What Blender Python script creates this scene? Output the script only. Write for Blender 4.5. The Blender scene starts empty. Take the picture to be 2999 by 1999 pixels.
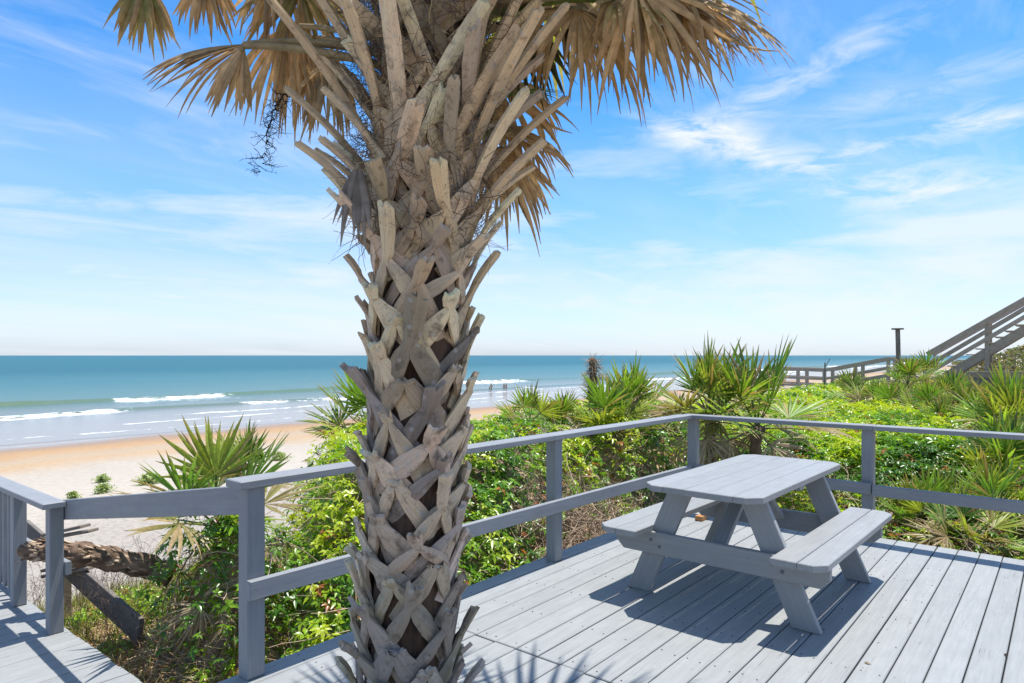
import bpy, math, random
import numpy as np
from mathutils import Vector, Matrix

# ------------------------------------------------------------------ camera, sky, sun, exposure
scene = bpy.context.scene
COL = scene.collection
R = math.radians
CAM_Z = 1.52
YAW = R(39.48)                      # view direction, measured from +X (deck boards run along X, the sea lies towards +Y)
FPX, CX, HY = 1980.0, 1499.5, 1040.0   # focal length, centre column and horizon row of the 2999 px wide photograph

cam_data = bpy.data.cameras.new('camera')
cam = bpy.data.objects.new('camera', cam_data)
COL.objects.link(cam)
cam.location = (0, 0, CAM_Z)
cam.rotation_euler = (R(90), 0, YAW - R(90))
cam_data.sensor_width = 36.0
cam_data.lens = 36.0 * FPX / 2999.0
cam_data.shift_y = 40.5 / 2999.0
cam_data.clip_start = 0.05
cam_data.clip_end = 60000.0
scene.camera = cam

SUN_DIR = Vector((0.25, -0.07, 1.0)).normalized()
SUN_EL = math.asin(SUN_DIR.z)
SUN_AZ = math.atan2(SUN_DIR.x, SUN_DIR.y)
world = bpy.data.worlds.new("World")
scene.world = world
world.use_nodes = True
wn, wl = world.node_tree.nodes, world.node_tree.links
wn.clear()


def N(nt, kind, **kw):
    n = nt.nodes.new(kind)
    for k, v in kw.items():
        if k.startswith('i_'):
            key = k[2:]
            key = int(key) if key.isdigit() else key.replace('_', ' ')
            n.inputs[key].default_value = v
        else:
            setattr(n, k, v)
    return n


def ramp(nt, stops, interp='LINEAR'):
    r = nt.nodes.new('ShaderNodeValToRGB')
    r.color_ramp.interpolation = interp
    e = r.color_ramp.elements
    while len(e) > 1:
        e.remove(e[-1])
    e[0].position = stops[0][0]
    c = stops[0][1]
    e[0].color = (*c, 1) if len(c) == 3 else c
    for p, c in stops[1:]:
        k = e.new(p)
        k.color = (*c, 1) if len(c) == 3 else c
    return r


def g(v):
    return (v, v, v)


def build_sky():
    nt = world.node_tree
    L = nt.links
    out = N(nt, 'ShaderNodeOutputWorld')
    bg = N(nt, 'ShaderNodeBackground')
    bg.inputs['Strength'].default_value = 0.13
    sky = N(nt, 'ShaderNodeTexSky')
    sky.sky_type = 'NISHITA'
    sky.sun_disc = False
    sky.sun_elevation = SUN_EL
    sky.sun_rotation = SUN_AZ
    sky.air_density = 1.0
    sky.dust_density = 0.6
    sky.ozone_density = 2.0
    tc = N(nt, 'ShaderNodeTexCoord')
    sep = N(nt, 'ShaderNodeSeparateXYZ')
    L.new(tc.outputs['Generated'], sep.inputs[0])
    # deeper blue away from the horizon, as on a clear day by the sea
    tint = ramp(nt, [(0.0, (0.80, 0.93, 1.30)), (0.10, (0.76, 0.90, 1.19)), (0.22, (0.48, 0.92, 1.24)), (0.38, (0.09, 0.74, 1.26)), (0.6, (0.34, 0.74, 1.14)), (1.0, (0.55, 0.82, 1.08))])
    L.new(sep.outputs['Z'], tint.inputs[0])
    mul = N(nt, 'ShaderNodeMix', data_type='RGBA', blend_type='MULTIPLY')
    mul.inputs[0].default_value = 1.0
    L.new(sky.outputs[0], mul.inputs[6])
    L.new(tint.outputs[0], mul.inputs[7])
    # cirrus: direction projected on a high flat layer
    addz = N(nt, 'ShaderNodeMath', operation='ADD')
    L.new(sep.outputs['Z'], addz.inputs[0]); addz.inputs[1].default_value = 0.10
    mx = N(nt, 'ShaderNodeMath', operation='MAXIMUM')
    L.new(addz.outputs[0], mx.inputs[0]); mx.inputs[1].default_value = 0.03
    dx = N(nt, 'ShaderNodeMath', operation='DIVIDE'); L.new(sep.outputs['X'], dx.inputs[0]); L.new(mx.outputs[0], dx.inputs[1])
    dy = N(nt, 'ShaderNodeMath', operation='DIVIDE'); L.new(sep.outputs['Y'], dy.inputs[0]); L.new(mx.outputs[0], dy.inputs[1])
    comb = N(nt, 'ShaderNodeCombineXYZ')
    L.new(dx.outputs[0], comb.inputs[0]); L.new(dy.outputs[0], comb.inputs[1])
    mp = N(nt, 'ShaderNodeMapping')
    mp.inputs['Rotation'].default_value = (0, 0, R(28))
    mp.inputs['Scale'].default_value = (0.45, 1.5, 1)
    mp.inputs['Location'].default_value = (2.3, 0.7, 0)
    L.new(comb.outputs[0], mp.inputs[0])
    warp = N(nt, 'ShaderNodeTexNoise', i_Scale=0.8, i_Detail=3.0)
    L.new(mp.outputs[0], warp.inputs['Vector'])
    wm = N(nt, 'ShaderNodeVectorMath', operation='MULTIPLY_ADD')
    L.new(warp.outputs['Color'], wm.inputs[0]); wm.inputs[1].default_value = (1.2, 1.2, 0); L.new(mp.outputs[0], wm.inputs[2])
    n1 = N(nt, 'ShaderNodeTexNoise', i_Scale=0.9, i_Detail=9.0, i_Roughness=0.62)
    L.new(wm.outputs[0], n1.inputs['Vector'])
    r1 = ramp(nt, [(0.43, g(0)), (0.55, g(0.26)), (0.70, g(0.70))])
    L.new(n1.outputs['Fac'], r1.inputs[0])
    # soft broad veil, thicker near the horizon
    n2 = N(nt, 'ShaderNodeTexNoise', i_Scale=0.35, i_Detail=5.0, i_Roughness=0.55)
    L.new(wm.outputs[0], n2.inputs['Vector'])
    r2 = ramp(nt, [(0.35, g(0.15)), (0.70, g(1.0))])
    L.new(n2.outputs['Fac'], r2.inputs[0])
    veil = ramp(nt, [(0.0, g(0.85)), (0.10, g(0.78)), (0.22, g(0.56)), (0.36, g(0.25)), (0.6, g(0.12)), (1.0, g(0.05))])
    L.new(sep.outputs['Z'], veil.inputs[0])
    v2 = N(nt, 'ShaderNodeMath', operation='MULTIPLY'); L.new(r2.outputs[0], v2.inputs[0]); L.new(veil.outputs[0], v2.inputs[1])
    ad = N(nt, 'ShaderNodeMath', operation='MAXIMUM'); L.new(r1.outputs[0], ad.inputs[0]); L.new(v2.outputs[0], ad.inputs[1])
    # low banks of soft cloud
    lm = N(nt, 'ShaderNodeMapping'); lm.inputs['Scale'].default_value = (1.3, 1.3, 7.5); lm.inputs['Location'].default_value = (4.2, 1.7, 0.35)
    lm.inputs['Rotation'].default_value = (R(4), 0, 0)
    L.new(tc.outputs['Generated'], lm.inputs[0])
    n3 = N(nt, 'ShaderNodeTexNoise', i_Scale=1.9, i_Detail=8.0, i_Roughness=0.58, i_Distortion=0.25)
    L.new(lm.outputs[0], n3.inputs['Vector'])
    r3 = ramp(nt, [(0.44, g(0)), (0.54, g(0.55)), (0.65, g(1.0))]); L.new(n3.outputs['Fac'], r3.inputs[0])
    e3 = ramp(nt, [(0.0, g(0.5)), (0.06, g(0.9)), (0.20, g(0.85)), (0.36, g(0.25)), (0.6, g(0.1))]); L.new(sep.outputs['Z'], e3.inputs[0])
    v3 = N(nt, 'ShaderNodeMath', operation='MULTIPLY'); L.new(r3.outputs[0], v3.inputs[0]); L.new(e3.outputs[0], v3.inputs[1])
    ad3 = N(nt, 'ShaderNodeMath', operation='MAXIMUM'); L.new(ad.outputs[0], ad3.inputs[0]); L.new(v3.outputs[0], ad3.inputs[1]); ad = ad3
    # the clouds that can be told apart: long wisps, two banks and a small puff, each ragged by noise
    fmap = N(nt, 'ShaderNodeMapping'); fmap.inputs['Scale'].default_value = (5, 5, 16); L.new(tc.outputs['Generated'], fmap.inputs[0])
    fn_ = N(nt, 'ShaderNodeTexNoise', i_Scale=2.2, i_Detail=9.0, i_Roughness=0.62, i_Distortion=0.5); L.new(fmap.outputs[0], fn_.inputs['Vector'])
    fr_ = ramp(nt, [(0.32, g(0)), (0.50, g(0.55)), (0.68, g(1.0))]); L.new(fn_.outputs['Fac'], fr_.inputs[0])
    cf = Vector((math.cos(YAW), math.sin(YAW), 0)); cr = Vector((math.sin(YAW), -math.cos(YAW), 0))
    tot = None
    for (ud, vd, wx, hy, sl, k) in ((1850, 165, 250, 34, 0.55, .9), (1650, 325, 150, 34, -0.25, 1.15), (2165, 440, 230, 50, -0.05, 1.3), (2258, 275, 60, 24, 0.1, 1.6), (1975, 345, 140, 26, 0.2, .9), (2150, 190, 260, 30, .3, .7),
                                    (1560, 690, 420, 24, 0.0, .9), (2180, 640, 330, 36, 0.0, .8), (380, 640, 420, 28, -0.08, .8), (60, 450, 240, 18, -0.1, .8), (520, 330, 70, 20, .1, .6), (1300, 640, 200, 24, .0, .7)):
        x_, y_ = (ud / 0.7843 - CX) / FPX, (HY - vd / 0.7843) / FPX
        d0 = (cf + cr * x_ + Vector((0, 0, y_))).normalized()
        th = cr - d0 * cr.dot(d0); th.normalize(); tv = th.cross(d0); tv = tv if tv.z > 0 else -tv
        a_ = math.atan(sl); e1 = th * math.cos(a_) + tv * math.sin(a_); e2 = tv * math.cos(a_) - th * math.sin(a_)
        sq = None
        for ax, w_ in ((e1, wx / 1553.0), (e2, hy / 1553.0)):
            dt = N(nt, 'ShaderNodeVectorMath', operation='DOT_PRODUCT'); L.new(tc.outputs['Generated'], dt.inputs[0]); dt.inputs[1].default_value = ax
            ml = N(nt, 'ShaderNodeMath', operation='MULTIPLY'); L.new(dt.outputs['Value'], ml.inputs[0]); ml.inputs[1].default_value = 1 / w_
            pw = N(nt, 'ShaderNodeMath', operation='MULTIPLY'); L.new(ml.outputs[0], pw.inputs[0]); L.new(ml.outputs[0], pw.inputs[1])
            if sq is None: sq = pw
            else:
                q_ = N(nt, 'ShaderNodeMath', operation='ADD'); L.new(sq.outputs[0], q_.inputs[0]); L.new(pw.outputs[0], q_.inputs[1]); sq = q_
        ng = N(nt, 'ShaderNodeMath', operation='MULTIPLY'); L.new(sq.outputs[0], ng.inputs[0]); ng.inputs[1].default_value = -0.7
        ex = N(nt, 'ShaderNodeMath', operation='EXPONENT'); L.new(ng.outputs[0], ex.inputs[0])
        front = N(nt, 'ShaderNodeVectorMath', operation='DOT_PRODUCT'); L.new(tc.outputs['Generated'], front.inputs[0]); front.inputs[1].default_value = d0
        fg = N(nt, 'ShaderNodeMath', operation='GREATER_THAN'); L.new(front.outputs['Value'], fg.inputs[0]); fg.inputs[1].default_value = 0.0
        kk = N(nt, 'ShaderNodeMath', operation='MULTIPLY'); L.new(ex.outputs[0], kk.inputs[0]); kk.inputs[1].default_value = k
        k2 = N(nt, 'ShaderNodeMath', operation='MULTIPLY'); L.new(kk.outputs[0], k2.inputs[0]); L.new(fg.outputs[0], k2.inputs[1])
        if tot is None: tot = k2
        else:
            q_ = N(nt, 'ShaderNodeMath', operation='ADD'); L.new(tot.outputs[0], q_.inputs[0]); L.new(k2.outputs[0], q_.inputs[1]); tot = q_
    pm = N(nt, 'ShaderNodeMath', operation='MULTIPLY'); L.new(tot.outputs[0], pm.inputs[0]); L.new(fr_.outputs[0], pm.inputs[1])
    ad4 = N(nt, 'ShaderNodeMath', operation='MAXIMUM'); L.new(ad.outputs[0], ad4.inputs[0]); L.new(pm.outputs[0], ad4.inputs[1]); ad = ad4
    up = N(nt, 'ShaderNodeMath', operation='GREATER_THAN'); L.new(sep.outputs['Z'], up.inputs[0]); up.inputs[1].default_value = -0.002
    fac = N(nt, 'ShaderNodeMath', operation='MULTIPLY'); L.new(ad.outputs[0], fac.inputs[0]); L.new(up.outputs[0], fac.inputs[1])
    fc = N(nt, 'ShaderNodeMath', operation='MULTIPLY', use_clamp=True); L.new(fac.outputs[0], fc.inputs[0]); fc.inputs[1].default_value = 0.9
    mix = N(nt, 'ShaderNodeMix', data_type='RGBA')
    L.new(fc.outputs[0], mix.inputs[0]); L.new(mul.outputs[2], mix.inputs[6])
    mix.inputs[7].default_value = (5.1, 5.45, 5.85, 1)
    L.new(mix.outputs[2], bg.inputs[0])
    L.new(bg.outputs[0], out.inputs[0])


build_sky()
sun_d = bpy.data.lights.new('sun', 'SUN')
sun_d.energy = 5.0
sun_d.angle = R(0.5)
sun_d.color = (1.0, 0.95, 0.87)
sun = bpy.data.objects.new('sun', sun_d)
COL.objects.link(sun)
sun.rotation_euler = SUN_DIR.to_track_quat('Z', 'Y').to_euler()
sun.location = (3, 0, 12)
vs = scene.view_settings
scene.display_settings.display_device = 'sRGB'
vs.view_transform = 'Standard'
vs.look = 'None'
vs.exposure = 0.45
vs.gamma = 1.0
vs.use_curve_mapping = False

rng = np.random.default_rng(7)
rnd = random.Random(11)
CF = Vector((math.cos(YAW), math.sin(YAW), 0))       # camera forward
CR = Vector((math.sin(YAW), -math.cos(YAW), 0))      # camera right


def at(ud, vd, depth):
    """World point at `depth` metres in front of the camera for photo point (ud, vd) given in 2352 px coordinates."""
    u, v = ud / 0.7843, vd / 0.7843
    return CF * depth + CR * ((u - CX) / FPX * depth) + Vector((0, 0, CAM_Z - (v - HY) / FPX * depth))


# ------------------------------------------------------------------ small helpers
def tag(o, label=None, cat=None, group=None, kind=None):
    if label: o['label'] = label
    if cat: o['category'] = cat
    if group: o['group'] = group
    if kind: o['kind'] = kind
    return o


def empty(name, loc, label=None, cat=None, group=None, kind=None):
    o = bpy.data.objects.new(name, None)
    COL.objects.link(o)
    o.location = loc
    o.empty_display_size = 0.1
    return tag(o, label, cat, group, kind)


def link(name, me, mat=None, parent=None, matrix=None):
    o = bpy.data.objects.new(name, me)
    COL.objects.link(o)
    if mat and not me.materials:
        me.materials.append(mat)
    if parent is not None:
        o.parent = parent
        if matrix is not None:
            pm = Matrix.Translation(root_loc(parent))
            o.matrix_local = pm.inverted() @ matrix
        else:
            o.location = -root_loc(parent)
    elif matrix is not None:
        o.matrix_world = matrix
    return o


def root_loc(o):
    v = Vector((0, 0, 0))
    while o is not None:
        v = v + Vector(o.location)
        o = o.parent
    return v


def mesh_np(name, V, F, smooth=False, cols=None, uvs=None):
    """V (n,3); F (m,3) or (m,4) array, or list of arrays with the same width each."""
    me = bpy.data.meshes.new(name)
    if not isinstance(F, list):
        F = [F]
    F = [np.asarray(f, dtype=np.int32) for f in F if len(f)]
    V = np.asarray(V, dtype=np.float32)
    me.vertices.add(len(V))
    me.vertices.foreach_set('co', V.ravel())
    loops = np.concatenate([f.ravel() for f in F])
    counts = np.concatenate([np.full(len(f), f.shape[1], dtype=np.int32) for f in F])
    starts = np.concatenate([[0], np.cumsum(counts)[:-1]]).astype(np.int32)
    me.loops.add(len(loops))
    me.loops.foreach_set('vertex_index', loops)
    me.polygons.add(len(counts))
    me.polygons.foreach_set('loop_start', starts)
    me.polygons.foreach_set('loop_total', counts)
    if smooth:
        me.polygons.foreach_set('use_smooth', np.ones(len(counts), dtype=bool))
    if cols is not None:
        c = np.ones((len(V), 4), dtype=np.float32)
        c[:, :3] = cols
        a = me.color_attributes.new('tint', 'FLOAT_COLOR', 'POINT')
        a.data.foreach_set('color', c.ravel())
    if uvs is not None:
        uvs = np.asarray(uvs, dtype=np.float32)
        ul = me.uv_layers.new(name='UVMap')
        ul.data.foreach_set('uv', uvs[loops].ravel())
    me.update()
    me.validate()
    return me


# value noise in numpy, 2-D and 3-D
_perm = rng.permutation(1024)


def _h(i, j, k=0):
    return _perm[(i + _perm[(j + _perm[k % 1024]) % 1024]) % 1024] / 1023.0


def noise2(x, y, seed=0):
    x = np.asarray(x, float) + 512.3; y = np.asarray(y, float) + 517.7
    i = np.floor(x).astype(int); j = np.floor(y).astype(int)
    fx, fy = x - i, y - j
    fx = fx * fx * (3 - 2 * fx); fy = fy * fy * (3 - 2 * fy)
    a = _h(i, j, seed); b = _h(i + 1, j, seed); c = _h(i, j + 1, seed); d = _h(i + 1, j + 1, seed)
    return (a * (1 - fx) + b * fx) * (1 - fy) + (c * (1 - fx) + d * fx) * fy - 0.5


def fbm(x, y, oct=4, seed=0, gain=0.5):
    s = 0; a = 1; f = 1
    for o in range(oct):
        s = s + a * noise2(np.asarray(x) * f + 13.1 * o, np.asarray(y) * f - 7.7 * o, seed + o)
        a *= gain; f *= 2.03
    return s


def sst(a, b, x):
    t = np.clip((np.asarray(x, float) - a) / (b - a), 0, 1)
    return t * t * (3 - 2 * t)


# ------------------------------------------------------------------ materials
def new_mat(name):
    m = bpy.data.materials.new(name)
    m.use_nodes = True
    nt = m.node_tree
    nt.nodes.clear()
    out = nt.nodes.new('ShaderNodeOutputMaterial')
    p = nt.nodes.new('ShaderNodeBsdfPrincipled')
    nt.links.new(p.outputs[0], out.inputs[0])
    return m, nt, p, out


def mixc(nt, fac, a, b, mode='MIX'):
    m = N(nt, 'ShaderNodeMix', data_type='RGBA', blend_type=mode)
    for sock, v in ((0, fac), (6, a), (7, b)):
        if hasattr(v, 'is_output'):
            nt.links.new(v, m.inputs[sock])
        elif isinstance(v, (int, float)):
            m.inputs[sock].default_value = v
        else:
            m.inputs[sock].default_value = (*v, 1) if len(v) == 3 else v
    return m.outputs[2]


def mth(nt, op, a, b=0.0, clamp=False):
    m = N(nt, 'ShaderNodeMath', operation=op, use_clamp=clamp)
    for i, v in enumerate((a, b)):
        if hasattr(v, 'is_output'):
            nt.links.new(v, m.inputs[i])
        else:
            m.inputs[i].default_value = v
    return m.outputs[0]


def noise_n(nt, vec, scale, detail=4.0, rough=0.55, dist=0.0):
    n = N(nt, 'ShaderNodeTexNoise', i_Scale=scale, i_Detail=detail, i_Roughness=rough, i_Distortion=dist)
    nt.links.new(vec, n.inputs['Vector'])
    return n.outputs['Fac']


def wood_paint(name, col, wear=(0.30, 0.29, 0.27), wear_amt=0.35, crack=0.8, rough=0.55, grain_bump=0.25, var=0.10):
    """Painted board; the grain runs along the object's local X."""
    m, nt, p, out = new_mat(name)
    L = nt.links
    tc = N(nt, 'ShaderNodeTexCoord')
    oi = N(nt, 'ShaderNodeObjectInfo')
    offs = N(nt, 'ShaderNodeVectorMath', operation='MULTIPLY_ADD')
    L.new(oi.outputs['Random'], offs.inputs[0]); offs.inputs[1].default_value = (37, 53, 71); L.new(tc.outputs['Object'], offs.inputs[2])
    P = offs.outputs[0]
    mp = N(nt, 'ShaderNodeMapping'); mp.inputs['Scale'].default_value = (1.0, 16, 16); L.new(P, mp.inputs[0])
    G = mp.outputs[0]
    grain = noise_n(nt, G, 3.2, 6, 0.62, 0.6)
    mp2 = N(nt, 'ShaderNodeMapping'); mp2.inputs['Scale'].default_value = (2.2, 75, 60); L.new(P, mp2.inputs[0])
    fine = noise_n(nt, mp2.outputs[0], 1.6, 4, 0.6, 0.3)
    # checks: thin cracks where the fine grain dips, only in some areas
    area = noise_n(nt, P, 2.6, 3, 0.5)
    ar = ramp(nt, [(0.47, g(0)), (0.62, g(1))]); L.new(area, ar.inputs[0])
    ck = ramp(nt, [(0.30, g(1)), (0.37, g(0))]); L.new(fine, ck.inputs[0])
    crk = mth(nt, 'MULTIPLY', ar.outputs[0], ck.outputs[0])
    crk = mth(nt, 'MULTIPLY', crk, crack)
    # soft blotches of thinner paint
    bl = noise_n(nt, P, 7.0, 5, 0.6)
    blr = ramp(nt, [(0.42, g(0)), (0.68, g(1))]); L.new(bl, blr.inputs[0])
    base = mixc(nt, mth(nt, 'MULTIPLY', blr.outputs[0], wear_amt), col, wear)
    gr = ramp(nt, [(0.25, g(0.86)), (0.75, g(1.10))]); L.new(grain, gr.inputs[0])
    base = mixc(nt, 1.0, base, gr.outputs[0], 'MULTIPLY')
    rv = ramp(nt, [(0, g(1 - var)), (1, g(1 + var))]); L.new(oi.outputs['Random'], rv.inputs[0])
    base = mixc(nt, 1.0, base, rv.outputs[0], 'MULTIPLY')
    base = mixc(nt, crk, base, (0.09, 0.085, 0.08))
    # little dark specks and knots
    vor = N(nt, 'ShaderNodeTexVoronoi', i_Scale=9.0); L.new(P, vor.inputs['Vector'])
    kn = ramp(nt, [(0.035, g(0.75)), (0.06, g(0))]); L.new(vor.outputs['Distance'], kn.inputs[0])
    base = mixc(nt, kn.outputs[0], base, (0.12, 0.11, 0.10))
    L.new(base, p.inputs['Base Color'])
    p.inputs['Roughness'].default_value = rough
    p.inputs['Specular IOR Level'].default_value = 0.35
    h = mth(nt, 'SUBTRACT', mth(nt, 'ADD', mth(nt, 'MULTIPLY', grain, 0.7), mth(nt, 'MULTIPLY', fine, 0.4)), mth(nt, 'MULTIPLY', crk, 1.2))
    b = N(nt, 'ShaderNodeBump', i_Strength=grain_bump, i_Distance=0.004)
    L.new(h, b.inputs['Height']); L.new(b.outputs[0], p.inputs['Normal'])
    return m


def flat_mat(name, col, rough=0.7, nscale=30, var=0.2):
    m, nt, p, out = new_mat(name)
    tc = N(nt, 'ShaderNodeTexCoord')
    nz = noise_n(nt, tc.outputs['Object'], nscale, 4)
    r = ramp(nt, [(0.3, g(1 - var)), (0.7, g(1 + var))]); nt.links.new(nz, r.inputs[0])
    nt.links.new(mixc(nt, 1.0, col, r.outputs[0], 'MULTIPLY'), p.inputs['Base Color'])
    p.inputs['Roughness'].default_value = rough
    return m


M = {}
M['deck'] = wood_paint('deck_paint', (0.278, 0.290, 0.292), wear=(0.33, 0.34, 0.338), wear_amt=0.4, crack=0.75, grain_bump=0.5, var=0.035)
M['rail'] = wood_paint('rail_paint', (0.235, 0.248, 0.266), wear=(0.29, 0.30, 0.305), wear_amt=0.4, crack=0.3, grain_bump=0.3, var=0.05)
M['table'] = wood_paint('table_paint', (0.275, 0.285, 0.290), wear=(0.325, 0.33, 0.33), wear_amt=0.4, crack=0.12, grain_bump=0.18, rough=0.45, var=0.03)
M['weathered'] = wood_paint('weathered_wood', (0.22, 0.18, 0.145), wear=(0.32, 0.28, 0.24), wear_amt=0.8, crack=0.9, rough=0.8, grain_bump=0.5)
M['weathered_dark'] = wood_paint('dark_weathered_wood', (0.145, 0.13, 0.115), wear=(0.21, 0.19, 0.17), wear_amt=0.8, crack=0.9, rough=0.85, grain_bump=0.5)
M['bolt'] = flat_mat('painted_bolt', (0.13, 0.13, 0.14), 0.4)
M['pale_weathered'] = wood_paint('pale_weathered_wood', (0.34, 0.285, 0.235), wear=(0.42, 0.37, 0.32), wear_amt=0.7, crack=0.8, rough=0.8)
M['under'] = wood_paint('gap_shade_wood', (0.05, 0.045, 0.04), wear=(0.07, 0.06, 0.05), crack=0.5, rough=0.9)  # near-black colour stands in for the shade in the gaps between boards


def leaf_mat(name, trans=0.45, rough=0.42, spec=0.4, gain=1.0, through=(1.25, 1.3, 0.55)):
    m, nt, p, out = new_mat(name)
    L = nt.links
    at_ = N(nt, 'ShaderNodeAttribute', attribute_name='tint')
    tc = N(nt, 'ShaderNodeTexCoord')
    nz = noise_n(nt, tc.outputs['Object'], 26.0, 3)
    r = ramp(nt, [(0.3, g(0.75 * gain)), (0.7, g(1.22 * gain))]); L.new(nz, r.inputs[0])
    c = mixc(nt, 1.0, at_.outputs['Color'], r.outputs[0], 'MULTIPLY')
    L.new(c, p.inputs['Base Color'])
    p.inputs['Roughness'].default_value = rough
    p.inputs['Specular IOR Level'].default_value = spec
    tr = N(nt, 'ShaderNodeBsdfTranslucent')
    c2 = mixc(nt, 1.0, c, through, 'MULTIPLY')
    L.new(c2, tr.inputs[0])
    ms = N(nt, 'ShaderNodeMixShader'); ms.inputs[0].default_value = trans
    L.new(p.outputs[0], ms.inputs[1]); L.new(tr.outputs[0], ms.inputs[2]); L.new(ms.outputs[0], out.inputs[0])
    return m


M['leaf'] = leaf_mat('creeper_leaf', 0.42, 0.30, 0.55, gain=1.2)
M['frond'] = leaf_mat('palmetto_frond', 0.38, 0.42, 0.4, gain=1.15)
M['dead_frond'] = leaf_mat('dead_frond', 0.30, 0.65, 0.2, through=(1.15, 1.0, 0.75))
M['twig'] = leaf_mat('twig', 0.0, 0.8, 0.15)


def boot_mat():
    m, nt, p, out = new_mat('leaf_base_husk')
    L = nt.links
    tc = N(nt, 'ShaderNodeTexCoord'); oi = N(nt, 'ShaderNodeObjectInfo')
    geo = N(nt, 'ShaderNodeNewGeometry')
    at_ = N(nt, 'ShaderNodeAttribute', attribute_name='tint')
    P = geo.outputs['Position']
    mp = N(nt, 'ShaderNodeMapping'); mp.inputs['Scale'].default_value = (60, 3.0, 1); L.new(tc.outputs['UV'], mp.inputs[0])
    st = N(nt, 'ShaderNodeVectorMath', operation='MULTIPLY_ADD')
    L.new(oi.outputs['Random'], st.inputs[0]); st.inputs[1].default_value = (31, 17, 11); L.new(mp.outputs[0], st.inputs[2])
    streak = noise_n(nt, st.outputs[0], 1.0, 5, 0.6, 0.4)
    blot = noise_n(nt, P, 22.0, 6, 0.65)
    speck = noise_n(nt, P, 120.0, 3, 0.7)
    big = noise_n(nt, P, 7.0, 4, 0.6)
    sr = ramp(nt, [(0.25, (0.74, 0.70, 0.64)), (0.7, (1.14, 1.11, 1.06))]); L.new(streak, sr.inputs[0])
    c = mixc(nt, 1.0, at_.outputs['Color'], sr.outputs[0], 'MULTIPLY')
    br = ramp(nt, [(0.53, g(0)), (0.70, g(0.8))]); L.new(blot, br.inputs[0])
    c = mixc(nt, br.outputs[0], c, (0.115, 0.085, 0.06))
    gr = ramp(nt, [(0.54, g(0)), (0.70, g(0.5))]); L.new(big, gr.inputs[0])
    c = mixc(nt, gr.outputs[0], c, (0.31, 0.28, 0.245))
    sp = ramp(nt, [(0.60, g(0)), (0.72, g(0.6))]); L.new(speck, sp.inputs[0])
    c = mixc(nt, sp.outputs[0], c, (0.07, 0.055, 0.045))
    vor = N(nt, 'ShaderNodeTexVoronoi', i_Scale=18.0); L.new(P, vor.inputs['Vector'])
    li = ramp(nt, [(0.10, g(0.5)), (0.2, g(0))]); L.new(vor.outputs['Distance'], li.inputs[0])
    c = mixc(nt, li.outputs[0], c, (0.46, 0.45, 0.42))
    L.new(c, p.inputs['Base Color'])
    p.inputs['Roughness'].default_value = 0.72
    p.inputs['Specular IOR Level'].default_value = 0.25
    b = N(nt, 'ShaderNodeBump', i_Strength=0.55, i_Distance=0.004)
    L.new(mth(nt, 'ADD', streak, mth(nt, 'MULTIPLY', blot, 0.8)), b.inputs['Height']); L.new(b.outputs[0], p.inputs['Normal'])
    return m


M['boot'] = boot_mat()


def core_mat(name, col, col2, scale=(40, 40, 6)):
    m, nt, p, out = new_mat(name)
    L = nt.links
    tc = N(nt, 'ShaderNodeTexCoord')
    mp = N(nt, 'ShaderNodeMapping'); mp.inputs['Scale'].default_value = scale; L.new(tc.outputs['Object'], mp.inputs[0])
    a = noise_n(nt, mp.outputs[0], 1.0, 5, 0.6)
    r = ramp(nt, [(0.3, col), (0.7, col2)]); L.new(a, r.inputs[0])
    L.new(r.outputs[0], p.inputs['Base Color'])
    p.inputs['Roughness'].default_value = 0.9
    b = N(nt, 'ShaderNodeBump', i_Strength=0.9, i_Distance=0.01)
    L.new(a, b.inputs['Height']); L.new(b.outputs[0], p.inputs['Normal'])
    return m


M['core'] = core_mat('trunk_fibre', (0.035, 0.020, 0.013), (0.12, 0.07, 0.042))


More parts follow.
